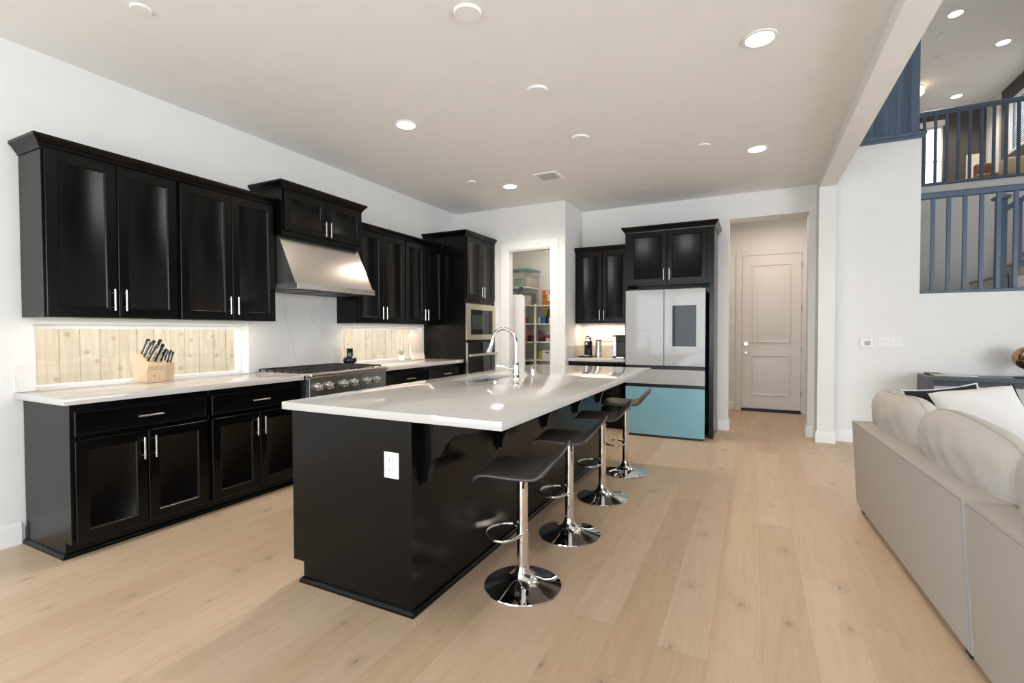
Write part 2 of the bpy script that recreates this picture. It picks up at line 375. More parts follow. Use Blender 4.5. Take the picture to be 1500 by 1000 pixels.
def wall_x(mb, x0, x1, y0, y1, z0, z1, holes):
    """slab between x0 and x1 along Y with rectangular holes (y0,y1,z0,z1)"""
    y = y0
    for (a, b, c, d) in sorted(holes):
        mb.box(x0, x1, y, a, z0, z1)
        if c > z0: mb.box(x0, x1, a, b, z0, c)
        mb.box(x0, x1, a, b, d, z1); y = b
    mb.box(x0, x1, y, y1, z0, z1); return mb
def wall_y(mb, y0, y1, x0, x1, z0, z1, holes):
    x = x0
    for (a, b, c, d) in sorted(holes):
        mb.box(x, a, y0, y1, z0, z1)
        if c > z0: mb.box(a, b, y0, y1, z0, c)
        mb.box(a, b, y0, y1, d, z1); x = b
    mb.box(x, x1, y0, y1, z0, z1); return mb
W1 = (1.34, 2.74, 0.914, 1.325); W2 = (3.816, 5.223, 0.914, 1.325)
struct('wall_left', wall_x(MB(), -0.15, 0, SOUTH-0.1, 7.9, 0, H, [W1, W2]), 'wall')
PO = (0.864, 1.520, 0, 2.405)
mb = wall_y(MB(), 6.046, 6.17, 0, 1.722, 0, H, [PO]); mb.box(1.62, 1.722, 6.17, 6.749, 0, H)
struct('wall_pantry', mb, 'wall')
struct('wall_pantry_back', MB().box(0, 1.72, 7.55, 7.67, 0, H).box(1.66, 1.72, 6.9, 7.55, 0, H), 'wall')
struct('wall_back', wall_y(MB(), 6.749, 6.97, 1.622, 4.61, 0, H, [(3.668, 4.536, 0, 2.69)]), 'wall')
struct('wall_pier', MB().box(4.611, 4.774, 6.48, 6.80, 0, 2.897), 'wall')
mb = MB(); mb.box(4.775, 5.56, 6.66, 6.78, 0, 3.375); mb.box(5.56, 9.8, 6.66, 6.78, 0, 1.672)
struct('wall_stair', mb, 'wall')
struct('wall_hall_back', MB().box(3.2, 5.2, 8.6, 8.72, 0, H), 'wall')
struct('wall_hall_side', MB().box(3.2, 3.32, 6.97, 8.6, 0, H).box(5.08, 5.2, 6.97, 8.6, 0, H), 'wall')
struct('wall_stairwell', MB().box(5.5, 9.8, 9.15, 9.27, 0, 3.3).box(5.50, 5.56, 6.78, 9.15, 0, 3.36), 'wall')
struct('wall_upper', MB().box(4.7, 4.775, SOUTH, 6.70, H+0.22, 6.0).box(4.2, 4.3, 6.7, 14, 3.3, 6.0), 'wall')
struct('wall_right', wall_x(MB(), 9.65, 9.8, SOUTH-0.1, 9.2, 0, 6.0, [(-1.6, 3.4, 0.35, 2.55)]), 'loftwall')  # unseen: opening added for the side light, dark colour dims cabinet reflections
struct('wall_front', wall_y(MB(), SOUTH-0.12, SOUTH, -0.15, 4.7, 0, 6.0, [WIN[0]]), 'wall')
mb = MB(); mb.box(4.7, 7.5, SOUTH-0.12, SOUTH, 0, 6); mb.box(8.9, 9.8, SOUTH-0.12, SOUTH, 0, 6)
for a, b in ((0, 0.06), (2.45, 6.0)): mb.box(7.5, 8.9, SOUTH-0.12, SOUTH, a, b)
struct('wall_front_tall', mb, 'wall')
struct('floor_upper', MB().box(5.56, 9.8, 9.15, 14.1, 3.22, 3.40).box(3.3, 5.56, 6.78, 14.1, 3.361, 3.37), 'wall')

# baseboards
struct('baseboard_left', mould([(0.0, SOUTH), (0.0, 1.262)], 0, BASE), 'trim')
mb = mould([(3.545, 6.749), (3.668, 6.749), (3.668, 6.97)], 0, BASE)
mould([(4.536, 6.97), (4.536, 6.749), (4.61, 6.749), (4.61, 6.48), (4.775, 6.48), (4.775, 6.66), (9.6, 6.66)], 0, BASE, 1.0, mb)
struct('baseboard_back', mb, 'trim')
struct('baseboard_hall', mould([(3.32, 6.98), (3.32, 8.6), (3.68, 8.6)], 0, BASE), 'trim')
struct('baseboard_stairwell', mould([(5.56, 6.8), (5.56, 9.15), (6.4, 9.15)], 1.60, BASE), 'trim')

# windows over the worktop
def slot_window(n, y0, y1, z0, z1):
    fr = MB()
    for a in ((y0, y1, z0, z0+0.022), (y0, y1, z1-0.03, z1), (y0, y0+0.035, z0+0.022, z1-0.03), (y1-0.035, y1, z0+0.022, z1-0.03)):
        fr.box(-0.13, -0.085, a[0], a[1], a[2], a[3], 0.003)
    w_ = struct('window_%d' % n, fr, 'trim')
    struct('pane', MB().box(-0.112, -0.106, y0+0.03, y1-0.03, z0+0.02, z1-0.025), 'glass', w_)
    lin = MB()   # smooth white reveal lining and sill
    lin.box(-0.085, 0.004, y0, y1, z0, z0+0.003)
    struct('sill', lin, 'quartz', w_)
    return w_
slot_window(1, *W1); slot_window(2, *W2)
def big_window(n, x0, x1, z0, z1, k):
    fr = MB()
    for a in ((x0, x1, z0, z0+0.07), (x0, x1, z1-0.07, z1)): fr.box(a[0], a[1], SOUTH-0.10, SOUTH-0.03, a[2], a[3])
    for i in range(k+1):
        x = x0+(x1-x0-0.07)*i/k; fr.box(x, x+0.07, SOUTH-0.10, SOUTH-0.03, z0+0.07, z1-0.07)
    return struct('window_%d' % n, fr, 'trim')
for i, (x0, x1, z0, z1) in enumerate(WIN): big_window(3+i, x0, x1, z0, z1, 3)

# pantry doorway casing
CAS = [(0.0, 0.0), (0.0, 0.012), (0.03, 0.016), (0.06, 0.013), (0.085, 0.020), (0.092, 0.018), (0.092, 0.0)]
def casing(x0, x1, z1, y, wdt, skip=()):
    """three sided door casing on a wall facing -Y; the mitred sweep runs up, across and down"""
    mb = MB(); rings = []
    pts = [(x0, 0), (x0, z1), (x1, z1), (x1, 0)]
    s = wdt/0.092; cols = []
    for o, t in CAS: cols.append([(px, y-t, pz) for px, pz in offset_path([(a, b) for a, b in pts], -o*s)])
    for i in range(4): rings.append([cols[k][i] for k in range(len(CAS))])
    return mb.loft(rings)
tr = struct('trim_2', casing(0.864, 1.520, 2.405, 6.046, 0.105), 'trim')
mb = MB(); mb.box(0.864, 0.882, 6.05, 6.17, 0, 2.405); mb.box(1.502, 1.520, 6.05, 6.17, 0, 2.405); mb.box(0.882, 1.502, 6.05, 6.17, 2.387, 2.405)
struct('jamb', mb, 'trim', tr)

# hall door
dr = struct('door_1', MB().panel('-Y', 8.598, 3.79, 4.61, 0.042, 2.462, stile=0.005, th=0.012, rec=0.0, slope=0.002), 'door')
mb = MB()
def door_panel(mb, u0, u1, z0, z1, y):
    R = lambda m, t: [(u0+m, y-t, z0+m), (u1-m, y-t, z0+m), (u1-m, y-t, z1-m), (u0+m, y-t, z1-m)]
    mb.loft([R(0, 0.0), R(0.006, 0.014), R(0.020, 0.016), R(0.030, 0.002), R(0.046, 0.002), R(0.085, 0.012)])
door_panel(mb, 3.925, 4.475, 1.085, 2.32, 8.586); door_panel(mb, 3.925, 4.475, 0.245, 0.90, 8.586)
struct('raised_panel', mb, 'door', dr)
struct('door_frame', casing(3.782, 4.618, 2.47, 8.6, 0.085), 'door', dr)
struct('threshold', MB().box(3.78, 4.62, 8.53, 8.6, 0, 0.012).box(3.79, 4.61, 8.575, 8.6, 0.012, 0.04), 'darkgap', dr)
mb = MB().lathe([(0.03, 0), (0.03, 0.008), (0.012, 0.012), (0.012, 0.035), (0.027, 0.045), (0.030, 0.058), (0.022, 0.068), (0.0, 0.07)], (0, 0, 0), 24, 'Y')
bmesh.ops.rotate(mb.bm, cent=(0, 0, 0), matrix=Matrix.Rotation(PI, 3, 'Z'), verts=mb.bm.verts)
bmesh.ops.translate(mb.bm, vec=(3.852, 8.586, 0.925), verts=mb.bm.verts)
struct('door_knob', mb, 'steel_lt', dr)
struct('keypad', MB().box(3.822, 3.882, 8.560, 8.586, 1.04, 1.095, 0.004), 'steel_lt', dr)
for z in (0.30, 0.98, 1.62, 2.28): struct('hinge', MB().cyl((4.612, 8.578, z-0.045), (4.612, 8.578, z+0.045), 0.008, n=10), 'slot', dr)

# ------------------------------------------------------------------ kitchen cabinets
def cabinet(name, label, face, box, d, doors=(), drawers=(), group=None, wood='black', extra=None):
    """box: x0,x1,y0,y1,z0,z1 carcass; d: plane the leaves lie on; doors: (u0,u1,z0,z1,handle u,handle z); drawers: (u0,u1,z0,z1,handle u)"""
    x0, x1, y0, y1, z0, z1 = box
    t = thing(name, label, 'cabinet', ((x0+x1)/2, (y0+y1)/2, z0), group)
    mb = MB().box(x0, x1, y0, y1, z0, z1, 0.0015)
    if extra: extra(mb)
    part('carcass', mb, 'black', t)
    for (u0, u1, a, b, hu, hz) in doors:
        o = part('door', MB().panel(face, d, u0, u1, a, b), 'black', t)
        part('handle', bar_pull(face, d+(0.02 if face == '+X' else -0.02), hu, hz), 'steel_lt', o, 'brushed steel bar handle')
    for (u0, u1, a, b, hu) in drawers:
        o = part('drawer', MB().panel(face, d, u0, u1, a, b, stile=0.008, rec=0.002, slope=0.004), 'black_h', t)
        part('handle', bar_pull(face, d+(0.02 if face == '+X' else -0.02), hu, (a+b)/2, 0.14, True), 'steel_lt', o, 'brushed steel bar handle')
    return t
UF = 0.289
g = 'black upper cabinets along the window wall'
cabinet('wall_cabinet', 'black two-door wall cabinet above the knife block, at the end away from the range hood', '+X', (0.002, UF, 1.287, 2.017, 1.363, 2.355), UF,
        [(1.297, 1.647, 1.368, 2.335, 1.618, 1.478), (1.652, 2.006, 1.368, 2.335, 1.681, 1.478)], group=g)
cabinet('wall_cabinet', 'black two-door wall cabinet over the long counter, right next to the steel range hood', '+X', (0.002, UF, 2.018, 2.799, 1.363, 2.355), UF,
        [(2.030, 2.406, 1.368, 2.335, 2.377, 1.478), (2.411, 2.787, 1.368, 2.335, 2.440, 1.478)], group=g)
hc = cabinet('wall_cabinet', 'short black two-door cabinet mounted high above the steel range hood', '+X', (0.002, 0.38, 2.803, 3.727, 2.098, 2.490), 0.38,
        [(2.815, 3.262, 2.138, 2.478, 3.236, 2.215), (3.268, 3.715, 2.138, 2.478, 3.294, 2.215)], group=g)
cabinet('wall_cabinet', 'black two-door wall cabinet above the black vase, just past the range hood', '+X', (0.002, UF, 3.745, 4.508, 1.363, 2.355), UF,
        [(3.757, 4.126, 1.368, 2.335, 4.098, 1.478), (4.131, 4.500, 1.368, 2.335, 4.160, 1.478)], group=g)
cabinet('wall_cabinet', 'black two-door wall cabinet in the corner against the tall oven cabinet', '+X', (0.002, UF, 4.509, 5.258, 1.363, 2.355), UF,
        [(4.520, 4.885, 1.368, 2.335, 4.857, 1.478), (4.890, 5.250, 1.368, 2.335, 4.918, 1.478)], group=g)
g = 'black crown mouldings on the cabinets'
single('crown_moulding', mould([(0.002, 1.287), (UF, 1.287), (UF, 2.799)][::-1], 2.342, [(-a, b) for a, b in CROWN]), 'black', 'black crown moulding along the long bank above the knife block', 'moulding', g)
part('crown_moulding', mould([(0.002, 2.803), (0.38, 2.803), (0.38, 3.727), (0.002, 3.727)][::-1], 2.489, [(-a, b) for a, b in CROWN]), 'black', hc)
single('crown_moulding', mould([(UF, 3.745), (UF, 5.212)][::-1], 2.342, [(-a, b) for a, b in CROWN]), 'black', 'black crown moulding between the range hood and the tall oven cabinet', 'moulding', g)

# tall oven cabinet
TF = 0.655
t = thing('oven_cabinet', 'tall black cabinet housing the built-in microwave and wall oven', 'cabinet', (0.33, 5.655, 0))
mb = MB().box(0.002, TF, 5.262, 5.280, 0.0, 2.505, 0.0015); mb.box(0.002, TF, 6.026, 6.044, 0.0, 2.505, 0.0015)
mb.box(0.002, 0.02, 5.280, 6.026, 0, 2.505); mb.box(0.02, TF, 5.280, 6.026, 1.66, 2.505); mb.box(0.02, TF, 5.28, 6.026, 0.09, 0.42); mb.box(0.02, TF, 5.28, 6.026, 1.142, 1.158)
part('carcass', mb, 'black', t)
for u0, u1, hu in ((5.285, 5.650, 5.622), (5.656, 6.021, 5.684)):
    o = part('door', MB().panel('+X', TF, u0, u1, 1.70, 2.492), 'black', t)
    part('handle', bar_pull('+X', TF+0.02, hu, 1.80), 'steel_lt', o, 'brushed steel bar handle')
part('drawer', MB().panel('+X', TF, 5.285, 6.021, 0.12, 0.40, stile=0.008, rec=0.002, slope=0.004), 'black_h', t)
part('crown_moulding', mould([(0.002, 5.262), (TF, 5.262), (TF, 6.044)][::-1], 2.503, [(-a, b) for a, b in CROWN]), 'black', t)
t = thing('microwave', 'built-in microwave with a pale steel frame set in the tall cabinet', 'microwave', (0.4, 5.65, 1.162))
part('housing', MB().box(0.10, TF-0.003, 5.30, 6.006, 1.162, 1.655), 'darkgap', t)
mb = MB(); y0, y1, z0, z1 = 5.272, 6.034, 1.164, 1.634; a0, a1, b0, b1 = 5.372, 5.962, 1.232, 1.560
for q in ((y0, y1, z0, b0), (y0, y1, b1, z1), (y0, a0, b0, b1), (a1, y1, b0, b1)): mb.box(TF+0.001, TF+0.018, *q)
part('trim_frame', mb, 'champagne', t)
o = part('door', MB().box(TF+0.001, TF+0.012, a0, a1, b0, b1), 'blackgloss', t)
mb = MB(); mb.box(TF+0.012, TF+0.0135, a0+0.045, a0+0.36, b0+0.07, b1-0.07)
part('window', mb, mat('smoked_oven_window', (0.035, 0.042, 0.042), 0.12), o, 'smoked glass window')
part('control_strip', MB().box(TF+0.012, TF+0.0135, a0+0.41, a0+0.418, b0+0.01, b1-0.01), 'darkgap', o)
t = thing('wall_oven', 'black glass wall oven with a steel handle below the microwave', 'oven', (0.4, 5.65, 0.43))
part('housing', MB().box(0.10, TF-0.003, 5.30, 6.006, 0.43, 1.135), 'darkgap', t)
part('control_panel', MB().box(TF+0.001, TF+0.018, 5.30, 6.010, 0.985, 1.130), 'blackgloss', t)
o = part('door', MB().box(TF+0.001, TF+0.022, 5.30, 6.010, 0.44, 0.965), 'blackgloss', t)
for y in (5.275, 6.011): part('side_trim', MB().box(TF+0.001, TF+0.020, y, y+0.023, 0.44, 1.13), 'steel_lt', t, 'bright steel side trim')
mb = MB().box(TF+0.044, TF+0.064, 5.275, 6.034, 0.950, 0.980, 0.004)
for y in (5.33, 5.975): mb.box(TF+0.02, TF+0.05, y-0.012, y+0.012, 0.953, 0.977)
part('handle', mb, 'champagne', o, 'warm steel bar handle')

# base cabinets along the window wall
BF = 0.580
def toe(y0, y1, endp=None):
    def f(mb):
        mb.box(0.002, 0.508, y0, y1, 0.0, 0.092)
    return f
g = 'black base cabinets along the window wall'
b1 = cabinet('base_cabinet', 'black base cabinet with a wide drawer over two doors, under the knife block', '+X', (0.016, BF, 1.281, 2.040, 0.09, 0.8745), BF,
        [(1.298, 1.655, 0.098, 0.668, 1.627, 0.565), (1.661, 2.020, 0.098, 0.668, 1.690, 0.565)], [(1.298, 2.020, 0.692, 0.834, 1.665)], g, extra=toe(1.281, 2.040))
b2 = cabinet('base_cabinet', 'black base cabinet with a drawer over two doors, beside the range', '+X', (0.016, BF, 2.041, 2.788, 0.09, 0.8745), BF,
        [(2.056, 2.412, 0.098, 0.668, 2.384, 0.565), (2.418, 2.774, 0.098, 0.668, 2.446, 0.565)], [(2.056, 2.774, 0.692, 0.834, 2.415)], g, extra=toe(2.041, 2.788))
cabinet('base_cabinet', 'black base cabinet with a top drawer, past the range and under the plant', '+X', (0.016, BF, 3.726, 4.535, 0.09, 0.8745), BF,
        [(3.80, 4.158, 0.098, 0.668, 4.13, 0.565), (4.164, 4.524, 0.098, 0.668, 4.19, 0.565)], [(3.80, 4.524, 0.692, 0.834, 4.20)], g, extra=toe(3.726, 4.535))
cabinet('base_cabinet', 'black base cabinet with a top drawer, tight against the tall oven cabinet', '+X', (0.016, BF, 4.536, 5.258, 0.09, 0.8745), BF,
        [(4.548, 4.892, 0.098, 0.668, 4.86, 0.565), (4.898, 5.240, 0.098, 0.668, 4.93, 0.565)], [(4.548, 5.240, 0.692, 0.834, 4.90)], g, extra=toe(4.536, 5.258))
sh = [(-a, b) for a, b in SHOE]
part('shoe_moulding', mould([(0.016, 1.281), (0.508, 1.281), (0.508, 2.0405)][::-1], 0, sh), 'black', b1)
part('shoe_moulding', mould([(0.508, 2.0405), (0.508, 2.788)][::-1], 0, sh), 'black', b2)
g = 'white worktops along the window wall'
single('countertop', MB().box(0.002, 0.628, 1.242, 2.799, 0.875, 0.914, 0.003, 2), 'quartz', 'white quartz worktop under the knife block and the long window', 'countertop', g)
single('countertop', MB().box(0.002, 0.628, 3.725, 5.259, 0.875, 0.914, 0.003, 2), 'quartz', 'white quartz worktop between the range and the tall oven cabinet', 'countertop', g)
single('backsplash', MB().box(0.0005, 0.014, 1.245, 1.338, 0.9145, 1.073), 'vein', 'short white splash strip at the near end of the long worktop', 'backsplash')
mb = MB(); mb.prism([(2.742, 0.9145), (3.814, 0.9145), (3.814, 1.362), (3.744, 1.362), (3.744, 1.634), (2.801, 1.634), (2.801, 1.362), (2.742, 1.362)], 'X', 0.0005, 0.012)
single('backsplash', mb, 'vein', 'pale veined quartz slab on the wall behind the range', 'backsplash')

# range hood
t = thing('range_hood', 'sloped stainless steel range hood over the gas range', 'range hood', (0.28, 3.26, 1.63))
mb = MB()
y0, y1 = 2.806, 3.722
mb.prism([(0.015, 1.655), (0.535, 1.655), (0.535, 1.675), (0.33, 2.095), (0.015, 2.095)], 'Y', y0, y1)
part('shell', mb, 'steel', t)
part('front_lip', MB().box(0.015, 0.568, 2.795, 3.712, 1.636, 1.684, 0.003), 'steel_lt', t)
mb = MB()
for k in range(3):
    mb.box(0.06, 0.50, 2.84+k*0.29, 2.84+k*0.29+0.26, 1.630, 1.637)
part('filter', mb, 'darkgap', t)

# range
t = thing('gas_range', 'stainless steel six-burner gas range between the white worktops', 'range', (0.35, 3.26, 0))
part('body', MB().box(0.02, 0.640, 2.803, 3.722, 0.10, 0.905), 'darkgap', t)
part('toe_kick', MB().box(0.05, 0.56, 2.81, 3.715, 0, 0.10), 'blackplastic', t)
part('cooktop', MB().box(0.02, 0.700, 2.801, 3.724, 0.906, 0.922, 0.004), 'steel', t)
part('front_lip', MB().box(0.64, 0.716, 2.797, 3.728, 0.893, 0.930, 0.010, 3), 'steel', t)
part('control_panel', MB().box(0.641, 0.690, 2.800, 3.725, 0.715, 0.892, 0.003), 'steel', t)
dd = part('oven_door', MB().box(0.641, 0.685, 2.803, 3.722, 0.16, 0.705, 0.004), 'steel', t)
part('handle', MB().cyl((0.735, 2.86, 0.655), (0.735, 3.665, 0.655), 0.013).cyl((0.685, 2.90, 0.655), (0.735, 2.90, 0.655), 0.009).cyl((0.685, 3.62, 0.655), (0.735, 3.62, 0.655), 0.009), 'steel_lt', dd)
for y in (2.888, 3.010, 3.178, 3.305, 3.470, 3.594):
    k = part('knob', MB().lathe([(0.034, 0), (0.034, 0.006), (0.024, 0.010), (0.023, 0.048), (0.019, 0.052), (0, 0.052)], (0.690, y, 0.813), 24, 'X'), 'steel_lt', t)
    part('grip', MB().box(0.736, 0.752, y-0.006, y+0.006, 0.790, 0.836, 0.002), 'chrome', k)
for k in range(3):
    ya = 2.812+k*0.300; yb = ya+0.296; mb = MB(); zt = 0.948; r = 0.0065
    for y in (ya, yb): mb.box(0.045, 0.645, y, y+(0.012 if y == ya else -0.012), 0.938, zt, 0.002)
    for x in (0.045, 0.338, 0.631): mb.box(x, x+0.014, ya+0.012, yb-0.012, 0.936, zt, 0.002)
    for x in (0.10, 0.19, 0.28, 0.40, 0.49, 0.58): mb.box(x-0.004, x+0.004, ya+0.012, yb-0.012, 0.940, zt, 0.001)
    for cx in (0.19, 0.49):
        cy = (ya+yb)/2
        for a in range(4):
            dx, dy = ((1, 0), (0, 1), (-1, 0), (0, -1))[a]
            mb.box(*sorted((cx+dx*0.03-abs(dy)*0.006, cx+dx*0.145+abs(dy)*0.006)), *sorted((cy+dy*0.03-abs(dx)*0.006, cy+dy*0.133+abs(dx)*0.006)), 0.934, zt+0.001)
    for x in (0.052, 0.145, 0.245, 0.345, 0.445, 0.545, 0.638):
        for y in (ya+0.006, yb-0.006): mb.box(x-0.006, x+0.006, y-0.006, y+0.006, 0.921, 0.939)
    part('grate', mb, 'iron', t, 'black cast iron grate')
    for cx in (0.19, 0.49):
        part('burner', MB().lathe([(0.05, 0.922), (0.05, 0.928), (0.036, 0.930), (0.036, 0.938), (0.030, 0.941), (0, 0.941)], (cx, (ya+yb)/2, 0), 24), 'iron', t)

# ------------------------------------------------------------------ island
t = thing('kitchen_island', 'long black kitchen island standing in the middle of the floor', 'kitchen island', (2.2, 3.2, 0))
IX0, IX1, IY0, IY1 = 1.834, 2.598, 1.708, 4.70
mb = MB(); mb.prism([(1.908, 0.0), (IX1, 0.0), (IX1, 0.8745), (IX0, 0.8745), (IX0, 0.102), (1.908, 0.102)], 'Y', IY0, IY0+0.03)
part('end_panel', mb, 'black', t)
mb = MB(); mb.prism([(1.908, 0.0), (IX1, 0.0), (IX1, 0.8745), (IX0, 0.8745), (IX0, 0.102), (1.908, 0.102)], 'Y', IY1-0.02, IY1)
part('end_panel', mb, 'black', t)
part('seating_panel', MB().box(IX1-0.02, IX1, IY0+0.030, IY1-0.02, 0, 0.8745), 'black', t)
mb = MB().box(1.86, IX1-0.02, IY0+0.030, IY1-0.02, 0.102, 0.60); mb.box(1.91, IX1-0.02, IY0+0.030, IY1-0.02, 0.0, 0.102)
mb.box(1.86, IX1-0.02, IY0+0.03, 2.90, 0.60, 0.8745); mb.box(1.86, IX1-0.02, 3.62, IY1-0.02, 0.60, 0.8745); mb.box(1.86, 1.90, 2.9, 3.62, 0.6, 0.8745); mb.box(2.36, IX1-0.02, 2.9, 3.62, 0.6, 0.8745)
part('carcass', mb, 'black', t)
n = 6; L_ = (IY1-IY0-0.06)/n
for k in range(n):
    a = IY0+0.03+k*L_
    o = part('door', MB().panel('-X', 1.86, a+0.004, a+L_-0.004, 0.11, 0.865), 'black', t)
part('shoe_moulding', mould([(1.908, IY1), (1.908, IY0), (IX1, IY0), (IX1, IY1)], 0, SHOE), 'black', t)
for y in (1.800, 2.532, 3.225, 3.908, 4.570):
    mb = MB()
    pr = [(IX1, 0.8745), (IX1, 0.588), (IX1+0.028, 0.588)]
    for i in range(9):
        a = PI*i/16; pr.append((IX1+0.030+0.010*i/8+0.065*(1-math.cos(a)), 0.592+0.120*math.sin(a)))     # lower scallop
    for i in range(1, 9):
        a = PI*i/16; pr.append((IX1+0.105+0.015+0.145*(1-math.cos(a)), 0.725+0.105*math.sin(a)))
    pr += [(IX1+0.285, 0.832), (IX1+0.300, 0.838), (IX1+0.300, 0.8745)]
    mb.prism(pr, 'Y', y-0.020, y+0.020); mb.box(IX1, IX1+0.008, y-0.032, y+0.032, 0.575, 0.8745)
    part('corbel', mb, 'black', t)
single('electrical_outlet', MB().box(2.444, 2.528, 1.702, 1.7075, 0.607, 0.726, 0.002), 'plate', 'white outlet plate on the end of the black island', 'outlet')
ou = bpy.data.objects['electrical_outlet']
mb = MB()
for dx in (-0.010, 0.010):
    mb.box(2.486+dx-0.002, 2.486+dx+0.002, 1.7005, 1.7022, 0.680, 0.700); mb.box(2.486+dx-0.002, 2.486+dx+0.002, 1.7005, 1.7022, 0.640, 0.655)
part('socket', mb, 'slot', ou)

# island worktop with a sink cut-out
SX0, SX1, SY0, SY1 = 1.955, 2.235, 2.965, 3.545
mb = MB(); X0, X1, Y0, Y1 = 1.778, 3.061, 1.689, 4.828
xs = [X0, SX0, SX1, X1]; ys = [Y0, SY0, SY1, Y1]
vt = {(i, j, k): mb.bm.verts.new((xs[i], ys[j], (0.875, 0.914)[k])) for i in range(4) for j in range(4) for k in range(2)}
for i in range(3):
    for j in range(3):
        if (i, j) == (1, 1): continue
        for k in range(2): mb.bm.faces.new([vt[i, j, k], vt[i+1, j, k], vt[i+1, j+1, k], vt[i, j+1, k]])
for i in range(3):
    for j in (0, 3): mb.bm.faces.new([vt[i, j, 0], vt[i+1, j, 0], vt[i+1, j, 1], vt[i, j, 1]])
    for j in (0, 3): mb.bm.faces.new([vt[j, i, 0], vt[j, i+1, 0], vt[j, i+1, 1], vt[j, i, 1]])
for a, b in (((1, 1), (2, 1)), ((2, 1), (2, 2)), ((2, 2), (1, 2)), ((1, 2), (1, 1))): mb.bm.faces.new([vt[a+(0,)], vt[b+(0,)], vt[b+(1,)], vt[a+(1,)]])
bmesh.ops.recalc_face_normals(mb.bm, faces=mb.bm.faces)
ed = [e for e in mb.bm.edges if len(e.link_faces) == 2 and e.calc_face_angle(0) > 0.5]
bmesh.ops.bevel(mb.bm, geom=ed, offset=0.003, segments=2, profile=0.5, affect='EDGES')
single('island_countertop', mb, 'quartz', 'white quartz slab topping the black island, with a sink cut into it', 'countertop')
mb = MB(); e = 0.004
R = lambda m, z: [(SX0-e+m, SY0-e+m, z), (SX1+e-m, SY0-e+m, z), (SX1+e-m, SY1+e-m, z), (SX0-e+m, SY1+e-m, z)]
mb.loft([R(0.10, 0.655), R(-0.004, 0.66), R(-0.006, 0.8725), R(-0.02, 0.8725), R(-0.02, 0.8735), R(0, 0.8735), R(0.006, 0.70), R(0.03, 0.672), R(0.12, 0.668)])
sk = single('sink', mb, 'sinksteel', 'steel undermount sink set into the white island slab', 'sink')
part('drain', MB().lathe([(0.0, 0.668), (0.04, 0.669), (0.045, 0.672), (0.035, 0.674), (0, 0.671)], ((SX0+SX1)/2, (SY0+SY1)/2, 0), 24), 'chrome', sk)

# faucet: gooseneck, spout over the basin
fx, fy = 2.331, 3.312
t = thing('kitchen_faucet', 'tall chrome gooseneck faucet standing beside the island sink', 'faucet', (fx, fy, 0.9142))
part('base', MB().lathe([(0.030, 0.9142), (0.030, 0.920), (0.026, 0.926), (0.025, 0.955), (0.0235, 0.985), (0.0235, 1.030), (0.021, 1.036), (0, 1.036)], (fx, fy, 0), 28), 'chrome', t)
pts = [(fx, fy, 1.03), (fx, fy, 1.10), (fx, fy, 1.175)]; rad = 0.105
for i in range(1, 17):
    a = PI*0.95*i/16; pts.append((fx-rad*(1-math.cos(a)), fy, 1.178+rad*math.sin(a)*1.12))
part('neck', MB().tube(pts, 0.0135, 16), 'chrome', t)
p = Vector(pts[-1]); d = (p-Vector(pts[-2])).normalized(); d = (d+Vector((-0.12, 0, 0))).normalized()
part('spray_head', MB().tube([p-d*0.002, p+d*0.02, p+d*0.06, p+d*0.085, p+d*0.10], 0.015, 18, taper=[0.0145, 0.016, 0.019, 0.020, 0.017]), 'chrome', t)
hb = MB().cyl((fx-0.015, fy, 0.985), (fx-0.062, fy, 0.985), 0.0155, 0.014, 18); part('handle_hub', hb, 'chrome', t)
part('lever', MB().tube([(fx-0.05, fy, 0.985), (fx-0.062, fy, 0.992), (fx-0.10, fy-0.01, 1.000), (fx-0.155, fy-0.03, 1.006)], 0.004, 10, taper=[0.006, 0.006, 0.004, 0.0035]), 'chrome', t)
single('soap_dispenser', MB().lathe([(0.020, 0.9142), (0.020, 0.918), (0.0165, 0.921), (0.0160, 0.974), (0.014, 0.978), (0, 0.979)], (2.300, 3.690, 0), 24), 'chrome', 'short chrome cap standing on the island beyond the faucet', 'dispenser')
single('sink_button', MB().lathe([(0.016, 0.9142), (0.016, 0.918), (0.012, 0.922), (0, 0.922)], (2.285, 3.06, 0), 20), 'steel_lt', 'small round steel button on the island near the sink edge', 'button')

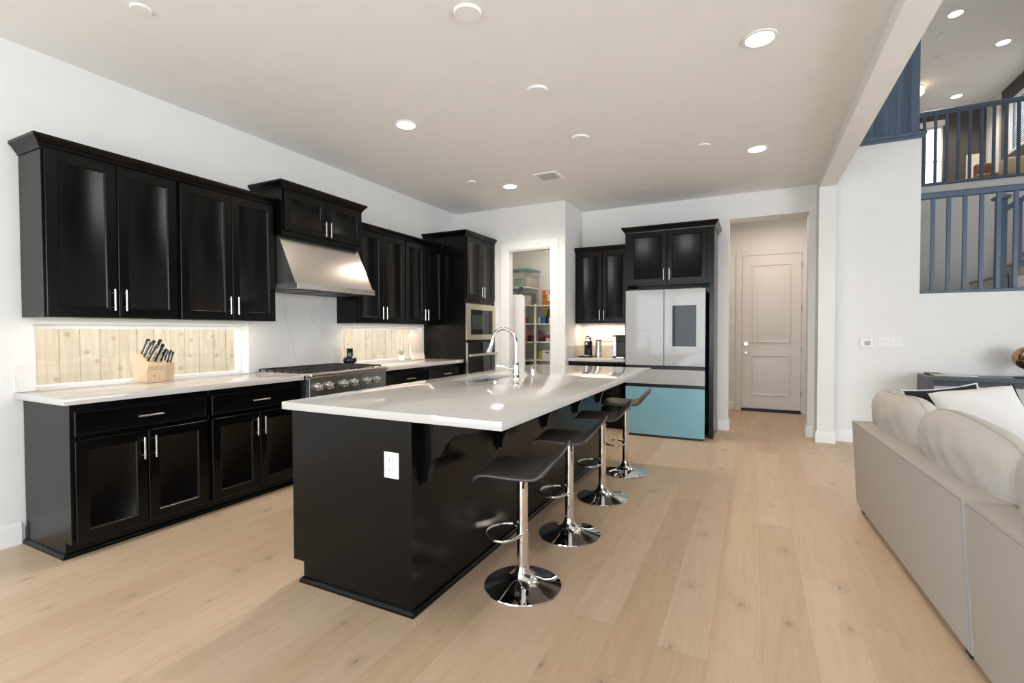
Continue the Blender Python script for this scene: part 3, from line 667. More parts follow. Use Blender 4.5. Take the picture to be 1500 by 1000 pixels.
# ------------------------------------------------------------------ bar stools
def make_stool():
    t = thing('bar_stool', '', 'bar stool', (0, 0, 0), 'chrome bar stools along the island')
    part('base', MB().lathe([(0.190, 0.0), (0.195, 0.004), (0.193, 0.009), (0.15, 0.019), (0.10, 0.031), (0.065, 0.045), (0.045, 0.062), (0.034, 0.085), (0.030, 0.105), (0.0, 0.105)], (0, 0, 0), 56), 'chrome', t)
    c = part('column', MB().lathe([(0.0275, 0.10), (0.0275, 0.226), (0.0282, 0.227), (0.0282, 0.230), (0.026, 0.231), (0, 0.231)], (0, 0, 0), 28), 'chrome', t)
    part('gas_lift', MB().lathe([(0.0262, 0.14), (0.0262, 0.566), (0, 0.566)], (0, 0, 0), 28), 'chrome', t)
    pts = [(-0.02, 0.055, 0.262), (-0.035, 0.075, 0.262)]
    for i in range(0, 15):
        a = -PI/2+PI*i/14; pts.append((-0.075-0.115*math.cos(a), -0.118*math.sin(a), 0.262))
    pts += [(-0.035, -0.085, 0.262), (-0.02, -0.06, 0.262), (-0.01, -0.02, 0.262)]
    pts = [(-0.005, 0.028, 0.262), (-0.02, 0.055, 0.262)] + pts[2:-1] + [(-0.005, -0.028, 0.262)]
    part('footrest', MB().tube(pts, 0.0085, 12).lathe([(0.0305, 0.25), (0.0305, 0.274), (0.0275, 0.275)], (0, 0, 0), 28), 'chrome', t)
    part('seat_plate', MB().box(-0.09, 0.09, -0.09, 0.09, 0.566, 0.574).cyl((0.02, -0.05, 0.562), (0.05, -0.20, 0.558), 0.005, n=8), 'blackplastic', t)
    prof = [(-0.203, 0.562), (-0.194, 0.580), (-0.172, 0.592), (-0.13, 0.595), (-0.08, 0.592), (0.0, 0.588), (0.060, 0.587), (0.098, 0.592), (0.122, 0.607), (0.143, 0.630), (0.168, 0.659), (0.192, 0.684), (0.214, 0.705)]
    th = [0.010, 0.014, 0.018, 0.021, 0.023, 0.024, 0.024, 0.024, 0.023, 0.021, 0.018, 0.014, 0.010]
    def wid(i): return 0.186*(1-0.02*abs(i-5)/6) if 0 < i < 12 else 0.172
    rings = []
    for i, (x, z) in enumerate(prof):
        a = Vector(prof[max(i-1, 0)]); b = Vector(prof[min(i+1, len(prof)-1)]); d = (b-a).normalized(); nn = Vector((-d.y, d.x))
        w_ = wid(i); h = th[i]/2; ring = []
        for k in range(28):
            q = 2*PI*k/28; cy = math.copysign(abs(math.cos(q))**0.28, math.cos(q))*w_; cz = math.copysign(abs(math.sin(q))**0.7, math.sin(q))*h
            dish = -0.006*(1-(cy/w_)**2)
            ring.append((x+nn.x*(cz+dish), cy, z+nn.y*(cz+dish)))
        rings.append(ring)
    part('seat', MB().loft(rings), 'leather', t)
    return t
s0 = make_stool()
SP = [(2.926, 2.165), (2.926, 2.853), (2.926, 3.592), (2.928, 4.335)]
SL = ['grey-seated chrome bar stool at the island corner nearest the outlet plate', 'second bar stool from the island end with the outlet plate, grey seat',
      'third bar stool from the island end with the outlet plate, grey seat', 'grey-seated chrome bar stool closest to the blue fridge drawer']
s0.location = SP[0]+(0.0,); s0['label'] = SL[0]
s0.rotation_euler = (0, 0, math.radians(12))
for p_, l_, lift, turn in zip(SP[1:], SL[1:], (0.022, 0.036, 0.046), (9, 11, 10)):
    c_ = dup(s0, p_+(0.0,), l_); c_.rotation_euler = (0, 0, math.radians(turn))
    for ch in c_.children:                      # each seat is pumped up to its own height
        if ch.name.split('.')[0] in ('seat', 'seat_plate', 'gas_lift'): ch.location.z += lift

# ------------------------------------------------------------------ fridge wall
t = thing('refrigerator', 'four-door fridge with white upper doors and a pale blue bottom drawer', 'refrigerator', (3.0, 6.3, 0))
FX0, FX1, FY = 2.550, 3.460, 5.93
part('body', MB().box(FX0+0.012, FX1-0.012, FY+0.07, 6.70, 0.03, 1.755), 'darkgap', t)
part('plinth', MB().box(FX0+0.02, FX1-0.022, FY+0.004, 6.66, 0.0, 0.03), 'blackplastic', t)
mb = MB().box(FX0+0.004, FX1-0.004, FY+0.03, FY+0.07, 0.03, 1.752)
part('recess_grip', mb, 'darkgap', t)
mid = 3.003
part('door', MB().box(FX0, mid-0.004, FY, FY+0.045, 0.862, 1.765, 0.003), 'fr_white', t)
part('door', MB().box(mid+0.004, FX1, FY, FY+0.045, 0.862, 1.765, 0.003), 'fr_white', t)
part('drawer', MB().box(FX0, FX1, FY, FY+0.045, 0.640, 0.815, 0.003), 'fr_white', t)
part('drawer', MB().box(FX0, FX1, FY, FY+0.045, 0.026, 0.598, 0.003), 'fr_blue', t, 'pale blue glass drawer front')
part('screen', MB().box(3.100, 3.364, FY-0.0012, FY+0.002, 1.092, 1.572, 0.0005), mat('screen_glass', (0.02, 0.023, 0.026), 0.04, spec=0.16), t, 'dark glossy screen in the door')
mb = MB().box(FX0+0.03, FX0+0.16, FY+0.03, FY+0.12, 1.7555, 1.785, 0.004); mb.box(FX1-0.16, FX1-0.03, FY+0.03, FY+0.12, 1.7555, 1.785, 0.004)
part('hinge_cover', mb, 'blackplastic', t)

single('fridge_panel', MB().box(3.490, 3.541, 6.105, 6.747, 0.0, 1.838, 0.0015), 'black', 'tall black side panel standing between the fridge and the hall doorway', 'panel')
single('fridge_panel', MB().box(2.500, 2.530, 6.105, 6.747, 0.0, 1.838, 0.0015), 'black', 'black side panel between the fridge and the coffee counter', 'panel')
YF = 6.105
fc = cabinet('wall_cabinet', 'wide black two-door cabinet bridging the top of the fridge', '-Y', (2.500, 3.541, YF, 6.747, 1.8385, 2.512), YF,
        [(2.556, 3.005, 1.858, 2.490, 2.975, 1.96), (3.011, 3.462, 1.858, 2.490, 3.041, 1.96)])
part('crown_moulding', mould([(2.500, 6.747), (2.500, YF), (3.541, YF), (3.541, 6.747)], 2.505, CROWN), 'black', fc)
YC = 6.440
cc = cabinet('wall_cabinet', 'black two-door wall cabinet hanging over the coffee machines', '-Y', (1.724, 2.499, YC, 6.747, 1.383, 2.382), YC,
        [(1.782, 2.112, 1.388, 2.352, 2.085, 1.49), (2.118, 2.450, 1.388, 2.352, 2.145, 1.49)])
part('crown_moulding', mould([(1.724, YC), (2.455, YC)], 2.362, CROWN), 'black', cc)
cabinet('base_cabinet', 'black base cabinet below the coffee machines, beside the fridge', '-Y', (1.724, 2.499, 6.165, 6.747, 0.09, 0.8745), 6.165,
        [(1.735, 2.108, 0.10, 0.668, 2.08, 0.56), (2.114, 2.488, 0.10, 0.668, 2.14, 0.56)], [(1.735, 2.108, 0.692, 0.85, 1.92), (2.114, 2.488, 0.692, 0.85, 2.30)],
        extra=lambda mb: mb.box(1.724, 2.499, 6.235, 6.747, 0, 0.09))
single('countertop', MB().box(1.724, 2.499, 6.118, 6.747, 0.875, 0.914, 0.003, 2), 'quartz', 'short white worktop carrying the coffee machines beside the fridge', 'countertop')
mb = MB().box(1.7235, 1.736, 6.13, 6.735, 0.9145, 1.073); mb.box(1.7235, 2.499, 6.735, 6.7485, 0.9145, 1.073)
single('backsplash', mb, 'quartz', 'low white splash strip behind the coffee machines', 'backsplash')

# coffee things
t = thing('coffee_machine', 'small black pod coffee machine with a chrome domed head', 'coffee machine', (1.90, 6.50, 0.9145))
cx, cy = 1.895, 6.50
part('base', MB().box(cx-0.115, cx+0.085, cy-0.10, cy+0.10, 0.9145, 0.934, 0.006), 'blackplastic', t)
part('body', MB().lathe([(0.052, 0.934), (0.055, 0.94), (0.055, 1.128), (0.050, 1.132), (0, 1.132)], (cx, cy, 0), 28), 'vase', t)
part('head', MB().lathe([(0.054, 1.132), (0.055, 1.140), (0.055, 1.17), (0.048, 1.195), (0.030, 1.211), (0.0, 1.216)], (cx, cy, 0), 28), 'chrome', t, 'polished chrome dome')
part('spout', MB().box(cx-0.018, cx+0.018, cy-0.085, cy-0.045, 1.085, 1.115, 0.006), 'chrome', t)
part('cup_stand', MB().lathe([(0.040, 0.934), (0.040, 0.944), (0, 0.944)], (cx, cy-0.070, 0), 24), 'chrome', t)
part('water_tank', MB().lathe([(0.05, 0.934), (0.05, 1.135), (0.0, 1.137)], (cx-0.025, cy+0.105, 0), 24), 'bin', t, 'clear water tank')
t = thing('milk_frother', 'steel milk jug with a loop handle beside the pod coffee machine', 'jug', (2.02, 6.54, 0.9145))
part('jug', MB().lathe([(0.042, 0.9145), (0.045, 0.918), (0.045, 1.135), (0.043, 1.142), (0, 1.143)], (2.030, 6.55, 0), 28), 'steel_lt', t)
part('lid', MB().lathe([(0.046, 1.143), (0.046, 1.152), (0.02, 1.156), (0, 1.156)], (2.030, 6.55, 0), 28), 'blackplastic', t)
part('handle', MB().tube([(2.070, 6.53, 1.035)]+[(2.088+0.030*math.sin(PI*i/10), 6.53, 0.985+0.045*math.cos(PI*i/10)) for i in range(11)]+[(2.070, 6.53, 0.935)], 0.006, 8), 'chrome', t)
t = thing('coffee_grinder', 'boxy black and steel coffee maker standing against the fridge panel', 'coffee maker', (2.36, 6.45, 0.9145))
part('base', MB().box(2.315, 2.448, 6.36, 6.56, 0.9145, 0.945, 0.004), 'blackplastic', t)
part('tower', MB().box(2.325, 2.448, 6.43, 6.56, 0.945, 1.13, 0.004), 'blackplastic', t)
part('head', MB().box(2.315, 2.448, 6.36, 6.56, 1.131, 1.222, 0.006), 'blackgloss', t)
part('water_tank', MB().box(2.255, 2.312, 6.42, 6.58, 0.935, 1.205, 0.006), 'steel_lt', t, 'pale steel side tank')
mb = MB().box(2.258, 2.310, 6.425, 6.575, 1.2052, 1.218, 0.003); mb.box(2.258, 2.310, 6.425, 6.575, 0.9145, 0.9345, 0.003)
part('tank_cap', mb, 'blackplastic', t)
part('drip_tray', MB().box(2.335, 2.44, 6.30, 6.36, 0.9145, 0.935, 0.003), 'steel_lt', t)
t = thing('electrical_outlet', 'white outlet plate on the wall between the two coffee machines', 'outlet', (2.29, 6.746, 1.10))
part('plate', MB().box(2.265, 2.335, 6.741, 6.7485, 1.09, 1.205, 0.002), 'plate', t)
part('socket', MB().box(2.284, 2.316, 6.7395, 6.741, 1.105, 1.140), 'slot', t)
cmk = [o for o in COL.objects if o.name == 'coffee_machine'][0]
part('power_cord', MB().tube([(2.29, 6.728, 1.165), (2.26, 6.71, 1.160), (2.21, 6.70, 1.135), (2.15, 6.70, 1.127), (2.10, 6.69, 1.128), (2.04, 6.68, 1.12), (1.97, 6.66, 1.05), (1.95, 6.64, 0.93), (1.94, 6.62, 0.923)], 0.005, 8), 'brown', cmk, 'thin coppery power cord')
part('plug', MB().box(2.282, 2.298, 6.715, 6.7405, 1.155, 1.175, 0.003), 'blackplastic', cmk)

# ------------------------------------------------------------------ things on the long worktop
kb = thing('knife_block', 'beech wood knife block full of black-handled knives on the long worktop', 'knife block', (0.06, 2.0, 0.9145))
mb = MB(); # main block: slanted top, stepped front
mb.prism([(1.865, 0.9145), (1.995, 0.9145), (1.995, 1.035), (1.94, 1.08), (1.872, 1.115), (1.862, 1.0)], 'X', 0.005, 0.108)
kb_pts = None
mb.bm.free()
mb = MB(); y0, y1 = 1.895, 2.012
mb.prism([(-0.05, 0.9145), (0.120, 0.9145), (0.120, 1.000), (0.142, 1.034), (0.138, 1.050), (0.016, 1.130), (-0.05, 1.085)], 'Y', y0, y1)
part('block', mb, 'knifewood', kb)
mb = MB(); mb.prism([(-0.005, 0.9145), (0.052, 0.9145), (0.066, 1.045), (-0.005, 1.060)], 'Y', 2.0135, 2.108)
part('steak_knife_holder', mb, 'knifewood', kb)
part('emblem', MB().box(0.1200, 0.1208, 1.938, 1.948, 0.955, 0.967), mat('burnt_mark', (0.30, 0.17, 0.08), 0.7), kb)
def knife(px, py, pz, ln, r, tilt, lean):
    d = Vector((tilt, lean, 1)).normalized(); p = Vector((px, py, pz)); s = Vector((0, 1, 0)); s = (s-d*s.dot(d)).normalized(); nx = d.cross(s)
    rings = []
    for t_, k in ((0, 0.8), (0.06, 1.0), (0.3, 0.82), (0.6, 0.9), (0.85, 1.12), (0.97, 1.0), (1.0, 0.5)):
        c = p+d*ln*t_
        rings.append([c+s*math.cos(2*PI*i/12)*r*0.62*k+nx*math.sin(2*PI*i/12)*r*k for i in range(12)])
    h = part('knife', MB().loft(rings), 'blackplastic', kb)
    mb = MB()
    for t_ in (0.3, 0.7): mb.cyl(p+d*ln*t_-s*(r*0.60), p+d*ln*t_+s*(r*0.60), r*0.25, n=8)
    mb.tube([p+d*ln*0.05+nx*-r*0.9, p+d*ln*0.5+nx*-r*0.75, p+d*ln*0.9+nx*-r], r*0.28, 8)
    part('rivet', mb, 'steel_lt', h)
face_z = lambda x: 1.050+(0.138-x)*0.656-0.004
for x, y, ln, r_, tl, le in ((0.028, 1.912, 0.118, 0.016, 0.42, 0.20), (0.062, 1.912, 0.118, 0.016, 0.48, 0.22), (0.105, 1.914, 0.125, 0.017, 0.45, 0.30), (0.030, 1.950, 0.108, 0.014, 0.45, 0.22), (0.072, 1.947, 0.104, 0.014, 0.48, 0.24),
          (0.112, 1.955, 0.108, 0.014, 0.42, 0.26), (0.034, 1.984, 0.118, 0.015, 0.42, 0.24), (0.076, 1.985, 0.112, 0.015, 0.42, 0.22), (0.114, 1.990, 0.10, 0.013, 0.40, 0.22)): knife(x, y, face_z(x), ln, r_, tl, le)
for k in range(4):
    knife(0.018, 2.026+k*0.022, 1.052, 0.090, 0.010, 0.2, 0.12); knife(0.046, 2.026+k*0.022, 1.046, 0.085, 0.010, 0.24, 0.12)
vs = [(0.046, 0.0), (0.060, 0.006), (0.068, 0.022), (0.069, 0.038), (0.060, 0.056), (0.040, 0.067), (0.032, 0.073), (0.031, 0.100), (0.032, 0.146), (0.034, 0.152), (0.029, 0.151), (0.026, 0.11), (0.0, 0.10)]
single('vase', MB().lathe([(r, 0.9495+h) for r, h in vs], (0.245, 3.69, 0), 36), 'vase', 'squat black vase with a straight neck standing on the back of the range', 'vase')
t = thing('potted_plant', 'tiny green sprig in a white pot near the leaning cream board', 'plant', (0.07, 4.72, 0.9143))
part('pot', MB().lathe([(0.026, 0.9143), (0.034, 0.918), (0.038, 0.985), (0.034, 0.985), (0.031, 0.975), (0, 0.975)], (0.07, 4.72, 0), 24), 'plate', t)
mb = MB()
for k in range(11):
    a = k*2.4; r = 0.012+0.026*((k*37) % 10)/10; c = Vector((0.07, 4.72, 0.975)); tip = c+Vector((math.cos(a)*r*1.6, math.sin(a)*r*1.6, 0.035+0.04*((k*53) % 10)/10))
    mb.tube([c, (c+tip)/2+Vector((0, 0, 0.012)), tip], 0.0018, 6); d = Vector((math.cos(a), math.sin(a), 0.35)).normalized(); s = d.cross(Vector((0, 0, 1))).normalized()
    v = [mb.bm.verts.new(q) for q in (tip, tip+d*0.012+s*0.010, tip+d*0.030, tip+d*0.012-s*0.010)]; mb.bm.faces.new(v)
part('foliage', mb, 'leaf', t)
# cream board with ruled lines leaning on the window end
mb = MB()
bw, bh, bt = 0.30, 0.34, 0.014
vb = [(0, 0), (bw, 0), (bw-0.012, bh-0.012), (bw-0.03, bh), (0.012, bh), (0, bh-0.012)]
mb.prism(vb, 'X', -bt/2, bt/2)
for k in range(9): mb.box(bt/2, bt/2+0.0006, 0.03, bw-0.06, 0.05+k*0.026, 0.053+k*0.026)
bmesh.ops.rotate(mb.bm, cent=(0, 0, 0), matrix=Matrix.Rotation(-0.17, 3, 'Y'), verts=mb.bm.verts)
bmesh.ops.rotate(mb.bm, cent=(0, 0, 0), matrix=Matrix.Rotation(0.10, 3, 'Z'), verts=mb.bm.verts)
bmesh.ops.translate(mb.bm, vec=(0.085, 4.905, 0.9155), verts=mb.bm.verts)
single('cutting_board', mb, 'marble', 'cream board leaning upright in the corner of the worktop by the oven cabinet', 'board')

# ------------------------------------------------------------------ pantry
t = thing('pantry_shelving', 'white corner shelving unit inside the pantry', 'shelving', (0.8, 7.3, 0))
for z in (0.16, 0.49, 0.815, 1.11, 1.40, 1.695):
    mb = MB().box(0.002, 0.78, 6.98, 7.548, z-0.02, z, 0.002); mb.box(0.781, 1.655, 7.20, 7.548, z-0.02, z, 0.002)
    part('shelf', mb, 'trim', t)
mb = MB().box(0.762, 0.80, 7.182, 7.199, 0, 1.72, 0.002)
part('upright', mb, 'trim', t)
mb = MB(); mb.prism([(0.10, 0.002), (0.965, 0.002), (0.965, 1.775), (0.925, 1.812), (0.10, 1.812)], 'Y', 6.38, 6.415)
ft = single('folding_table', mb, 'trim', 'tall plain white tabletop panel stored upright just inside the pantry doorway', 'folding table')
part('handle', MB().box(0.708, 0.724, 6.374, 6.3798, 1.00, 1.11, 0.002), 'blackplastic', ft)
def bin_(x0, x1, y0, y1, z0, z1, label, items, lidm, latm):
    t = thing('storage_bin', label, 'storage bin', ((x0+x1)/2, (y0+y1)/2, z0), 'clear bins stacked in the pantry')
    mb = MB(); e = 0.02
    R = lambda m, z: [(x0+m, y0+m, z), (x1-m, y0+m, z), (x1-m, y1-m, z), (x0+m, y1-m, z)]
    mb.loft([R(e, z0), R(0, z1-0.03)], caps=True); part('tub', mb, 'bin', t)
    part('lid', MB().box(x0-0.008, x1+0.008, y0-0.008, y1+0.008, z1-0.03, z1, 0.006), lidm, t)
    part('latch', MB().box(x0+0.30, x0+0.37, y0-0.016, y0-0.0085, z1-0.055, z1-0.005), latm, t)
    for k, (a, b, c, d, e1, f, mm) in enumerate(items):
        part('contents', MB().box(x0+0.03+a*(x1-x0-0.06), x0+0.03+b*(x1-x0-0.06), y0+0.03+c*(y1-y0-0.06), y0+0.03+d*(y1-y0-0.06), z0+0.01+e1*(z1-z0-0.05), z0+0.01+f*(z1-z0-0.05), 0.01, 2), mm, t)
bin_(0.28, 0.735, 7.02, 7.44, 1.6965, 1.992, 'clear lidded bin at the bottom of the pantry stack', [(0, .5, 0, .5, 0, .9, 'blue_cloth'), (.52, 1, 0, .45, 0, .6, 'white_card'), (.5, 1, .5, 1, 0, .8, 'amber_glass'), (0, .48, .52, 1, 0, .9, 'pale_cloth')], 'cream_paper', 'purple_plastic')
bin_(0.29, 0.745, 7.03, 7.46, 1.994, 2.285, 'clear lidded bin topping the pantry stack', [(0, .35, 0, .9, 0, .5, 'pale_cloth'), (.36, .8, 0, .9, 0, .45, 'mint_cloth'), (0, .8, 0, .9, .5, .95, 'cream_paper'), (.82, 1, 0, 1, 0, .6, 'pale_cloth')], 'teal_lid', 'teal_lid')
t = thing('cardboard_box', 'orange cardboard box with paper notes on the top pantry shelf', 'box', (0.99, 7.36, 1.696))
part('carton', MB().box(0.885, 1.13, 7.23, 7.50, 1.696, 1.935, 0.003), 'card', t)
part('note', MB().box(0.955, 1.01, 7.2285, 7.2298, 1.86, 1.93), 'pink_paper', t)
mb = MB().box(0.985, 1.045, 7.226, 7.2282, 1.765, 1.86); bmesh.ops.rotate(mb.bm, cent=(1.01, 7.23, 1.81), matrix=Matrix.Rotation(0.18, 3, 'Y'), verts=mb.bm.verts)
part('note', mb, 'cream_paper', t)
part('handhold', MB().box(0.905, 0.935, 7.2285, 7.2298, 1.83, 1.845), 'blackplastic', t)
def carton(x0, x1, y0, z0, h, m, label, dep=0.12, cat='carton', name='food_carton'):
    return single(name, MB().box(x0, x1, y0, y0+dep, z0+0.0008, z0+h, 0.003), m, label, cat, 'groceries on the pantry shelves')
def bottle(x, y, z0, h, r, m, label, capm='blackplastic', name='bottle'):
    t = thing(name, label, 'bottle' if name == 'bottle' else name, (x, y, z0), 'groceries on the pantry shelves')
    part('glass' if name == 'bottle' else 'body', MB().lathe([(r*0.95, z0+0.0008), (r, z0+0.006), (r, z0+h*0.62), (r*0.9, z0+h*0.68), (r*0.42, z0+h*0.80), (r*0.40, z0+h*0.93), (0, z0+h*0.93)], (x, y, 0), 18), m, t)
    part('cap', MB().lathe([(r*0.46, z0+h*0.93), (r*0.46, z0+h), (0, z0+h)], (x, y, 0), 14), capm, t)
carton(0.815, 0.845, 7.24, 1.40, 0.10, 'white_card', 'narrow cream packet on the upper pantry shelf')
carton(0.850, 0.945, 7.36, 1.40, 0.245, 'yellow_card', 'tall yellow packet at the back of the upper pantry shelf')
carton(0.862, 0.950, 7.22, 1.40, 0.125, 'blue_card', 'blue carton at the front of the upper pantry shelf')
bottle(0.985, 7.27, 1.40, 0.245, 0.032, 'wine_glass', 'dark red sauce bottle on the upper pantry shelf', 'red_label')
bottle(1.045, 7.28, 1.40, 0.24, 0.030, 'amber_glass', 'dark brown bottle on the upper pantry shelf')
carton(1.010, 1.075, 7.215, 1.40, 0.09, 'white_card', 'white packet in front of the dark bottles on the upper pantry shelf', 0.03)
single('snack_bag', MB().prism([(0.812, 1.1108), (0.905, 1.1108), (0.895, 1.19), (0.845, 1.275), (0.812, 1.30)], 'Y', 7.26, 7.34), 'purple_foil', 'slumped purple snack bag on the middle pantry shelf', 'bag', 'groceries on the pantry shelves')
for k, x in enumerate((0.845, 0.885, 0.925)):
    single('jar', MB().lathe([(0.016, 1.1108), (0.018, 1.114), (0.018, 1.155), (0.014, 1.163), (0.015, 1.170), (0, 1.170)], (x, 7.225, 0), 16), 'amber_glass', 'small dark jar in the row at the front of the middle pantry shelf', 'jar', 'dark jars on the middle pantry shelf')
for x, m_, l_ in ((0.975, 'red_label', 'red and white tin on the middle pantry shelf'), (1.035, 'wine_glass', 'dark red tin beside the red and white tin in the pantry')):
    t = thing('food_tin', l_, 'tin', (x, 7.27, 1.11), 'groceries on the pantry shelves')
    part('can', MB().lathe([(0.034, 1.1108), (0.035, 1.113), (0.035, 1.225), (0.033, 1.23), (0, 1.23)], (x, 7.27, 0), 20), 'white_card' if m_ == 'red_label' else m_, t)
    part('label_band', MB().lathe([(0.0352, 1.165), (0.0358, 1.167), (0.0358, 1.221), (0.0352, 1.223)], (x, 7.27, 0), 20), m_, t)
single('storage_basket', MB().box(0.895, 1.15, 7.205, 7.46, 0.816, 0.962, 0.006), 'white_card', 'white basket with a dark hand slot on the lower pantry shelf', 'basket', 'groceries on the pantry shelves')
part('hand_slot', MB().box(0.955, 1.015, 7.2035, 7.2048, 0.922, 0.940), 'blackplastic', bpy.data.objects['storage_basket'])
single('tea_towel', MB().ball((1.03, 7.30, 1.000), 0.05, 16, (1.0, 0.9, 0.75)).ball((1.075, 7.31, 0.99), 0.035, 16), 'teal_cloth', 'bundled teal cloth on top of the white pantry basket', 'cloth', 'groceries on the pantry shelves')
carton(0.815, 0.888, 7.24, 0.815, 0.14, 'lime_card', 'lime green packet beside the white pantry basket')
carton(0.64, 0.70, 7.02, 1.40, 0.10, 'red_card', 'orange-red packet on the upper side shelf of the pantry')
bottle(0.735, 7.05, 1.40, 0.15, 0.022, 'green_plastic', 'green bottle on the upper side shelf of the pantry')
carton(0.64, 0.705, 7.02, 1.11, 0.21, 'pink_card', 'tall salmon pink packet on the middle side shelf of the pantry')
carton(0.715, 0.765, 7.06, 1.11, 0.10, 'wine_glass', 'short dark maroon carton on the middle side shelf of the pantry')
carton(0.64, 0.765, 7.02, 0.49, 0.29, 'dark_green', 'dark green box on the low side shelf of the pantry')

# ------------------------------------------------------------------ ceiling fittings
def downlight(x, y, z, label, power, group):
    t = thing('recessed_light', label, 'ceiling light', (x, y, z), group)
    part('trim_ring', MB().lathe([(0.095, 0), (0.093, -0.006), (0.078, -0.008), (0.072, -0.002), (0.072, 0.0)], (0, 0, 0), 36), 'plate', t, local=True)
    part('diffuser', MB().lathe([(0.0, -0.0005), (0.072, -0.0005), (0.072, -0.003), (0.0, -0.0035)], (0, 0, 0), 36), 'bulb', t, local=True)
    l = bpy.data.lights.new('downlight_lamp', 'SPOT'); l.energy = power; l.color = (1.0, 0.87, 0.72); l.spot_size = 2.5; l.spot_blend = 0.8; l.shadow_soft_size = 0.06
    o = bpy.data.objects.new('downlight_lamp', l); COL.objects.link(o); o.location = (x, y, z-0.03)
    return t
g = 'lit recessed lights in the kitchen ceiling'
downlight(3.973, 3.237, H, 'lit recessed ceiling light nearest the ceiling beam and camera', 34, g)
downlight(1.345, 3.245, H, 'lit recessed ceiling light above the range side of the kitchen', 62, g)
downlight(1.347, 5.169, H, 'lit recessed ceiling light near the tall oven cabinet', 74, g)
downlight(3.972, 5.173, H, 'lit recessed ceiling light nearest the hall doorway', 26, g)
def disc(x, y, r, h, label, group=None, name='ceiling_cap'):
    return single(name, MB().lathe([(r, H), (r, H-h*0.5), (r*0.93, H-h), (0, H-h)], (x, y, 0), 36), 'ceiling', label, 'ceiling cover' if name == 'ceiling_cap' else 'detector', group)
g = 'round white caps over the island'
disc(2.555, 2.264, 0.076, 0.015, 'round white ceiling cap above the island end with the outlet', g)
disc(2.555, 3.208, 0.076, 0.015, 'round white ceiling cap above the middle of the island', g)
disc(2.560, 4.154, 0.076, 0.015, 'round white ceiling cap above the fridge end of the island', g)
disc(3.529, 4.843, 0.05, 0.012, 'small flat white sprinkler cap between the hall doorway lights', None)
disc(1.033, 4.812, 0.05, 0.012, 'small flat white sprinkler cap near the tall oven cabinet ceiling corner', None)
disc(1.014, 1.457, 0.05, 0.010, 'small flat white sprinkler cap over the bank above the knife block', None)
t = thing('air_vent', 'square white air vent in the kitchen ceiling past the island', 'vent', (1.905, 5.02, H))
mb = MB(); vx0, vx1, vy0, vy1 = 1.77, 2.04, 4.885, 5.155
for a in ((vx0, vx1, vy0, vy0+0.03), (vx0, vx1, vy1-0.03, vy1), (vx0, vx0+0.03, vy0+0.03, vy1-0.03), (vx1-0.03, vx1, vy0+0.03, vy1-0.03)): mb.box(a[0], a[1], a[2], a[3], H-0.010, H)
part('frame', mb, 'plate', t)
mb = MB()
for k in range(9):
    y = vy0+0.04+k*0.0235; mb.prism([(y, H-0.002), (y+0.016, H-0.011), (y+0.0175, H-0.010), (y+0.0015, H-0.001)], 'X', vx0+0.03, vx1-0.03)
part('louvre', mb, 'slot', t)

# ------------------------------------------------------------------ wall plates
t = thing('thermostat', 'white thermostat with a small grey screen on the wall behind the sofa', 'thermostat', (5.10, 6.655, 1.082))
part('housing', MB().box(5.033, 5.162, 6.640, 6.6595, 1.082, 1.182, 0.006), 'plate', t)
part('screen', MB().box(5.075, 5.130, 6.6385, 6.6399, 1.108, 1.158), 'slot', t)
t = thing('light_switch', 'wide white four-gang light switch plate next to the thermostat', 'switch', (5.31, 6.655, 1.085))
part('plate', MB().box(5.205, 5.420, 6.653, 6.6595, 1.090, 1.202, 0.002), 'plate', t)
for k in range(4): part('rocker', MB().box(5.224+k*0.046, 5.224+k*0.046+0.034, 6.648, 6.653, 1.112, 1.180, 0.002), 'plate', t)
g = 'white wall plates beside the hall door'
def plate(x, z, wd, label):
    t = thing('light_switch', label, 'switch', (x, 8.595, z), g)
    part('plate', MB().box(x-wd/2, x+wd/2, 8.593, 8.5995, z, z+0.115, 0.002), 'plate', t)
    part('rocker', MB().box(x-0.016, x+0.016, 8.588, 8.593, z+0.025, z+0.09, 0.002), 'plate', t)
plate(3.615, 1.38, 0.115, 'upper white switch plate on the hall wall beside the door')
plate(3.600, 1.09, 0.07, 'lower white switch plate on the hall wall beside the door')

# ------------------------------------------------------------------ stair rails and loft
CAPP = [(0.0, 0.0), (0.020, 0.0), (0.024, 0.006), (0.024, 0.018), (0.034, 0.024), (0.036, 0.036), (0.030, 0.044), (0.0, 0.044)]
def rail(name, label, a, b, zb, zt, xs, thick=0.032, newels=(), cap=0.10, caph=0.036, bottom=True, axis='X', topw=0.058, toph=0.062, shoe=0.026):
    """guard along X at y=a[1] (or along Y at x): shoe rail, top rail, square balusters"""
    t = thing(name, label, 'railing', (a[0], a[1], zb))
    def bx(u0, u1, v0, v1, z0, z1, bev=0.0): return MB().box(u0, u1, v0, v1, z0, z1, bev) if axis == 'X' else MB().box(v0, v1, u0, u1, z0, z1, bev)
    u0, u1 = (a[0], b[0]) if axis == 'X' else (a[1], b[1]); v = a[1] if axis == 'X' else a[0]
    if bottom: part('bottom_rail', bx(u0, u1, v-cap/2, v+cap/2, zb, zb+caph, 0.006), 'rail', t)
    if toph: part('top_rail', bx(u0, u1, v-topw/2, v+topw/2, zt-toph, zt, 0.008), 'rail', t)
    for x in xs: part('baluster', bx(x-thick/2, x+thick/2, v-thick/2, v+thick/2, zb+caph, zt-toph), 'rail', t)
    for x, wd, z0, z1 in newels:
        part('newel', bx(x-wd/2, x+wd/2, v-wd/2, v+wd/2, z0, z1, 0.004), 'rail', t)
    return t
YL = 6.715
rail('stair_railing', 'slate blue landing railing on the half wall above the console table', (5.562, YL), (9.6, YL), 1.673, 2.752, [5.676+0.132*k for k in range(29)], cap=0.135, caph=0.030)
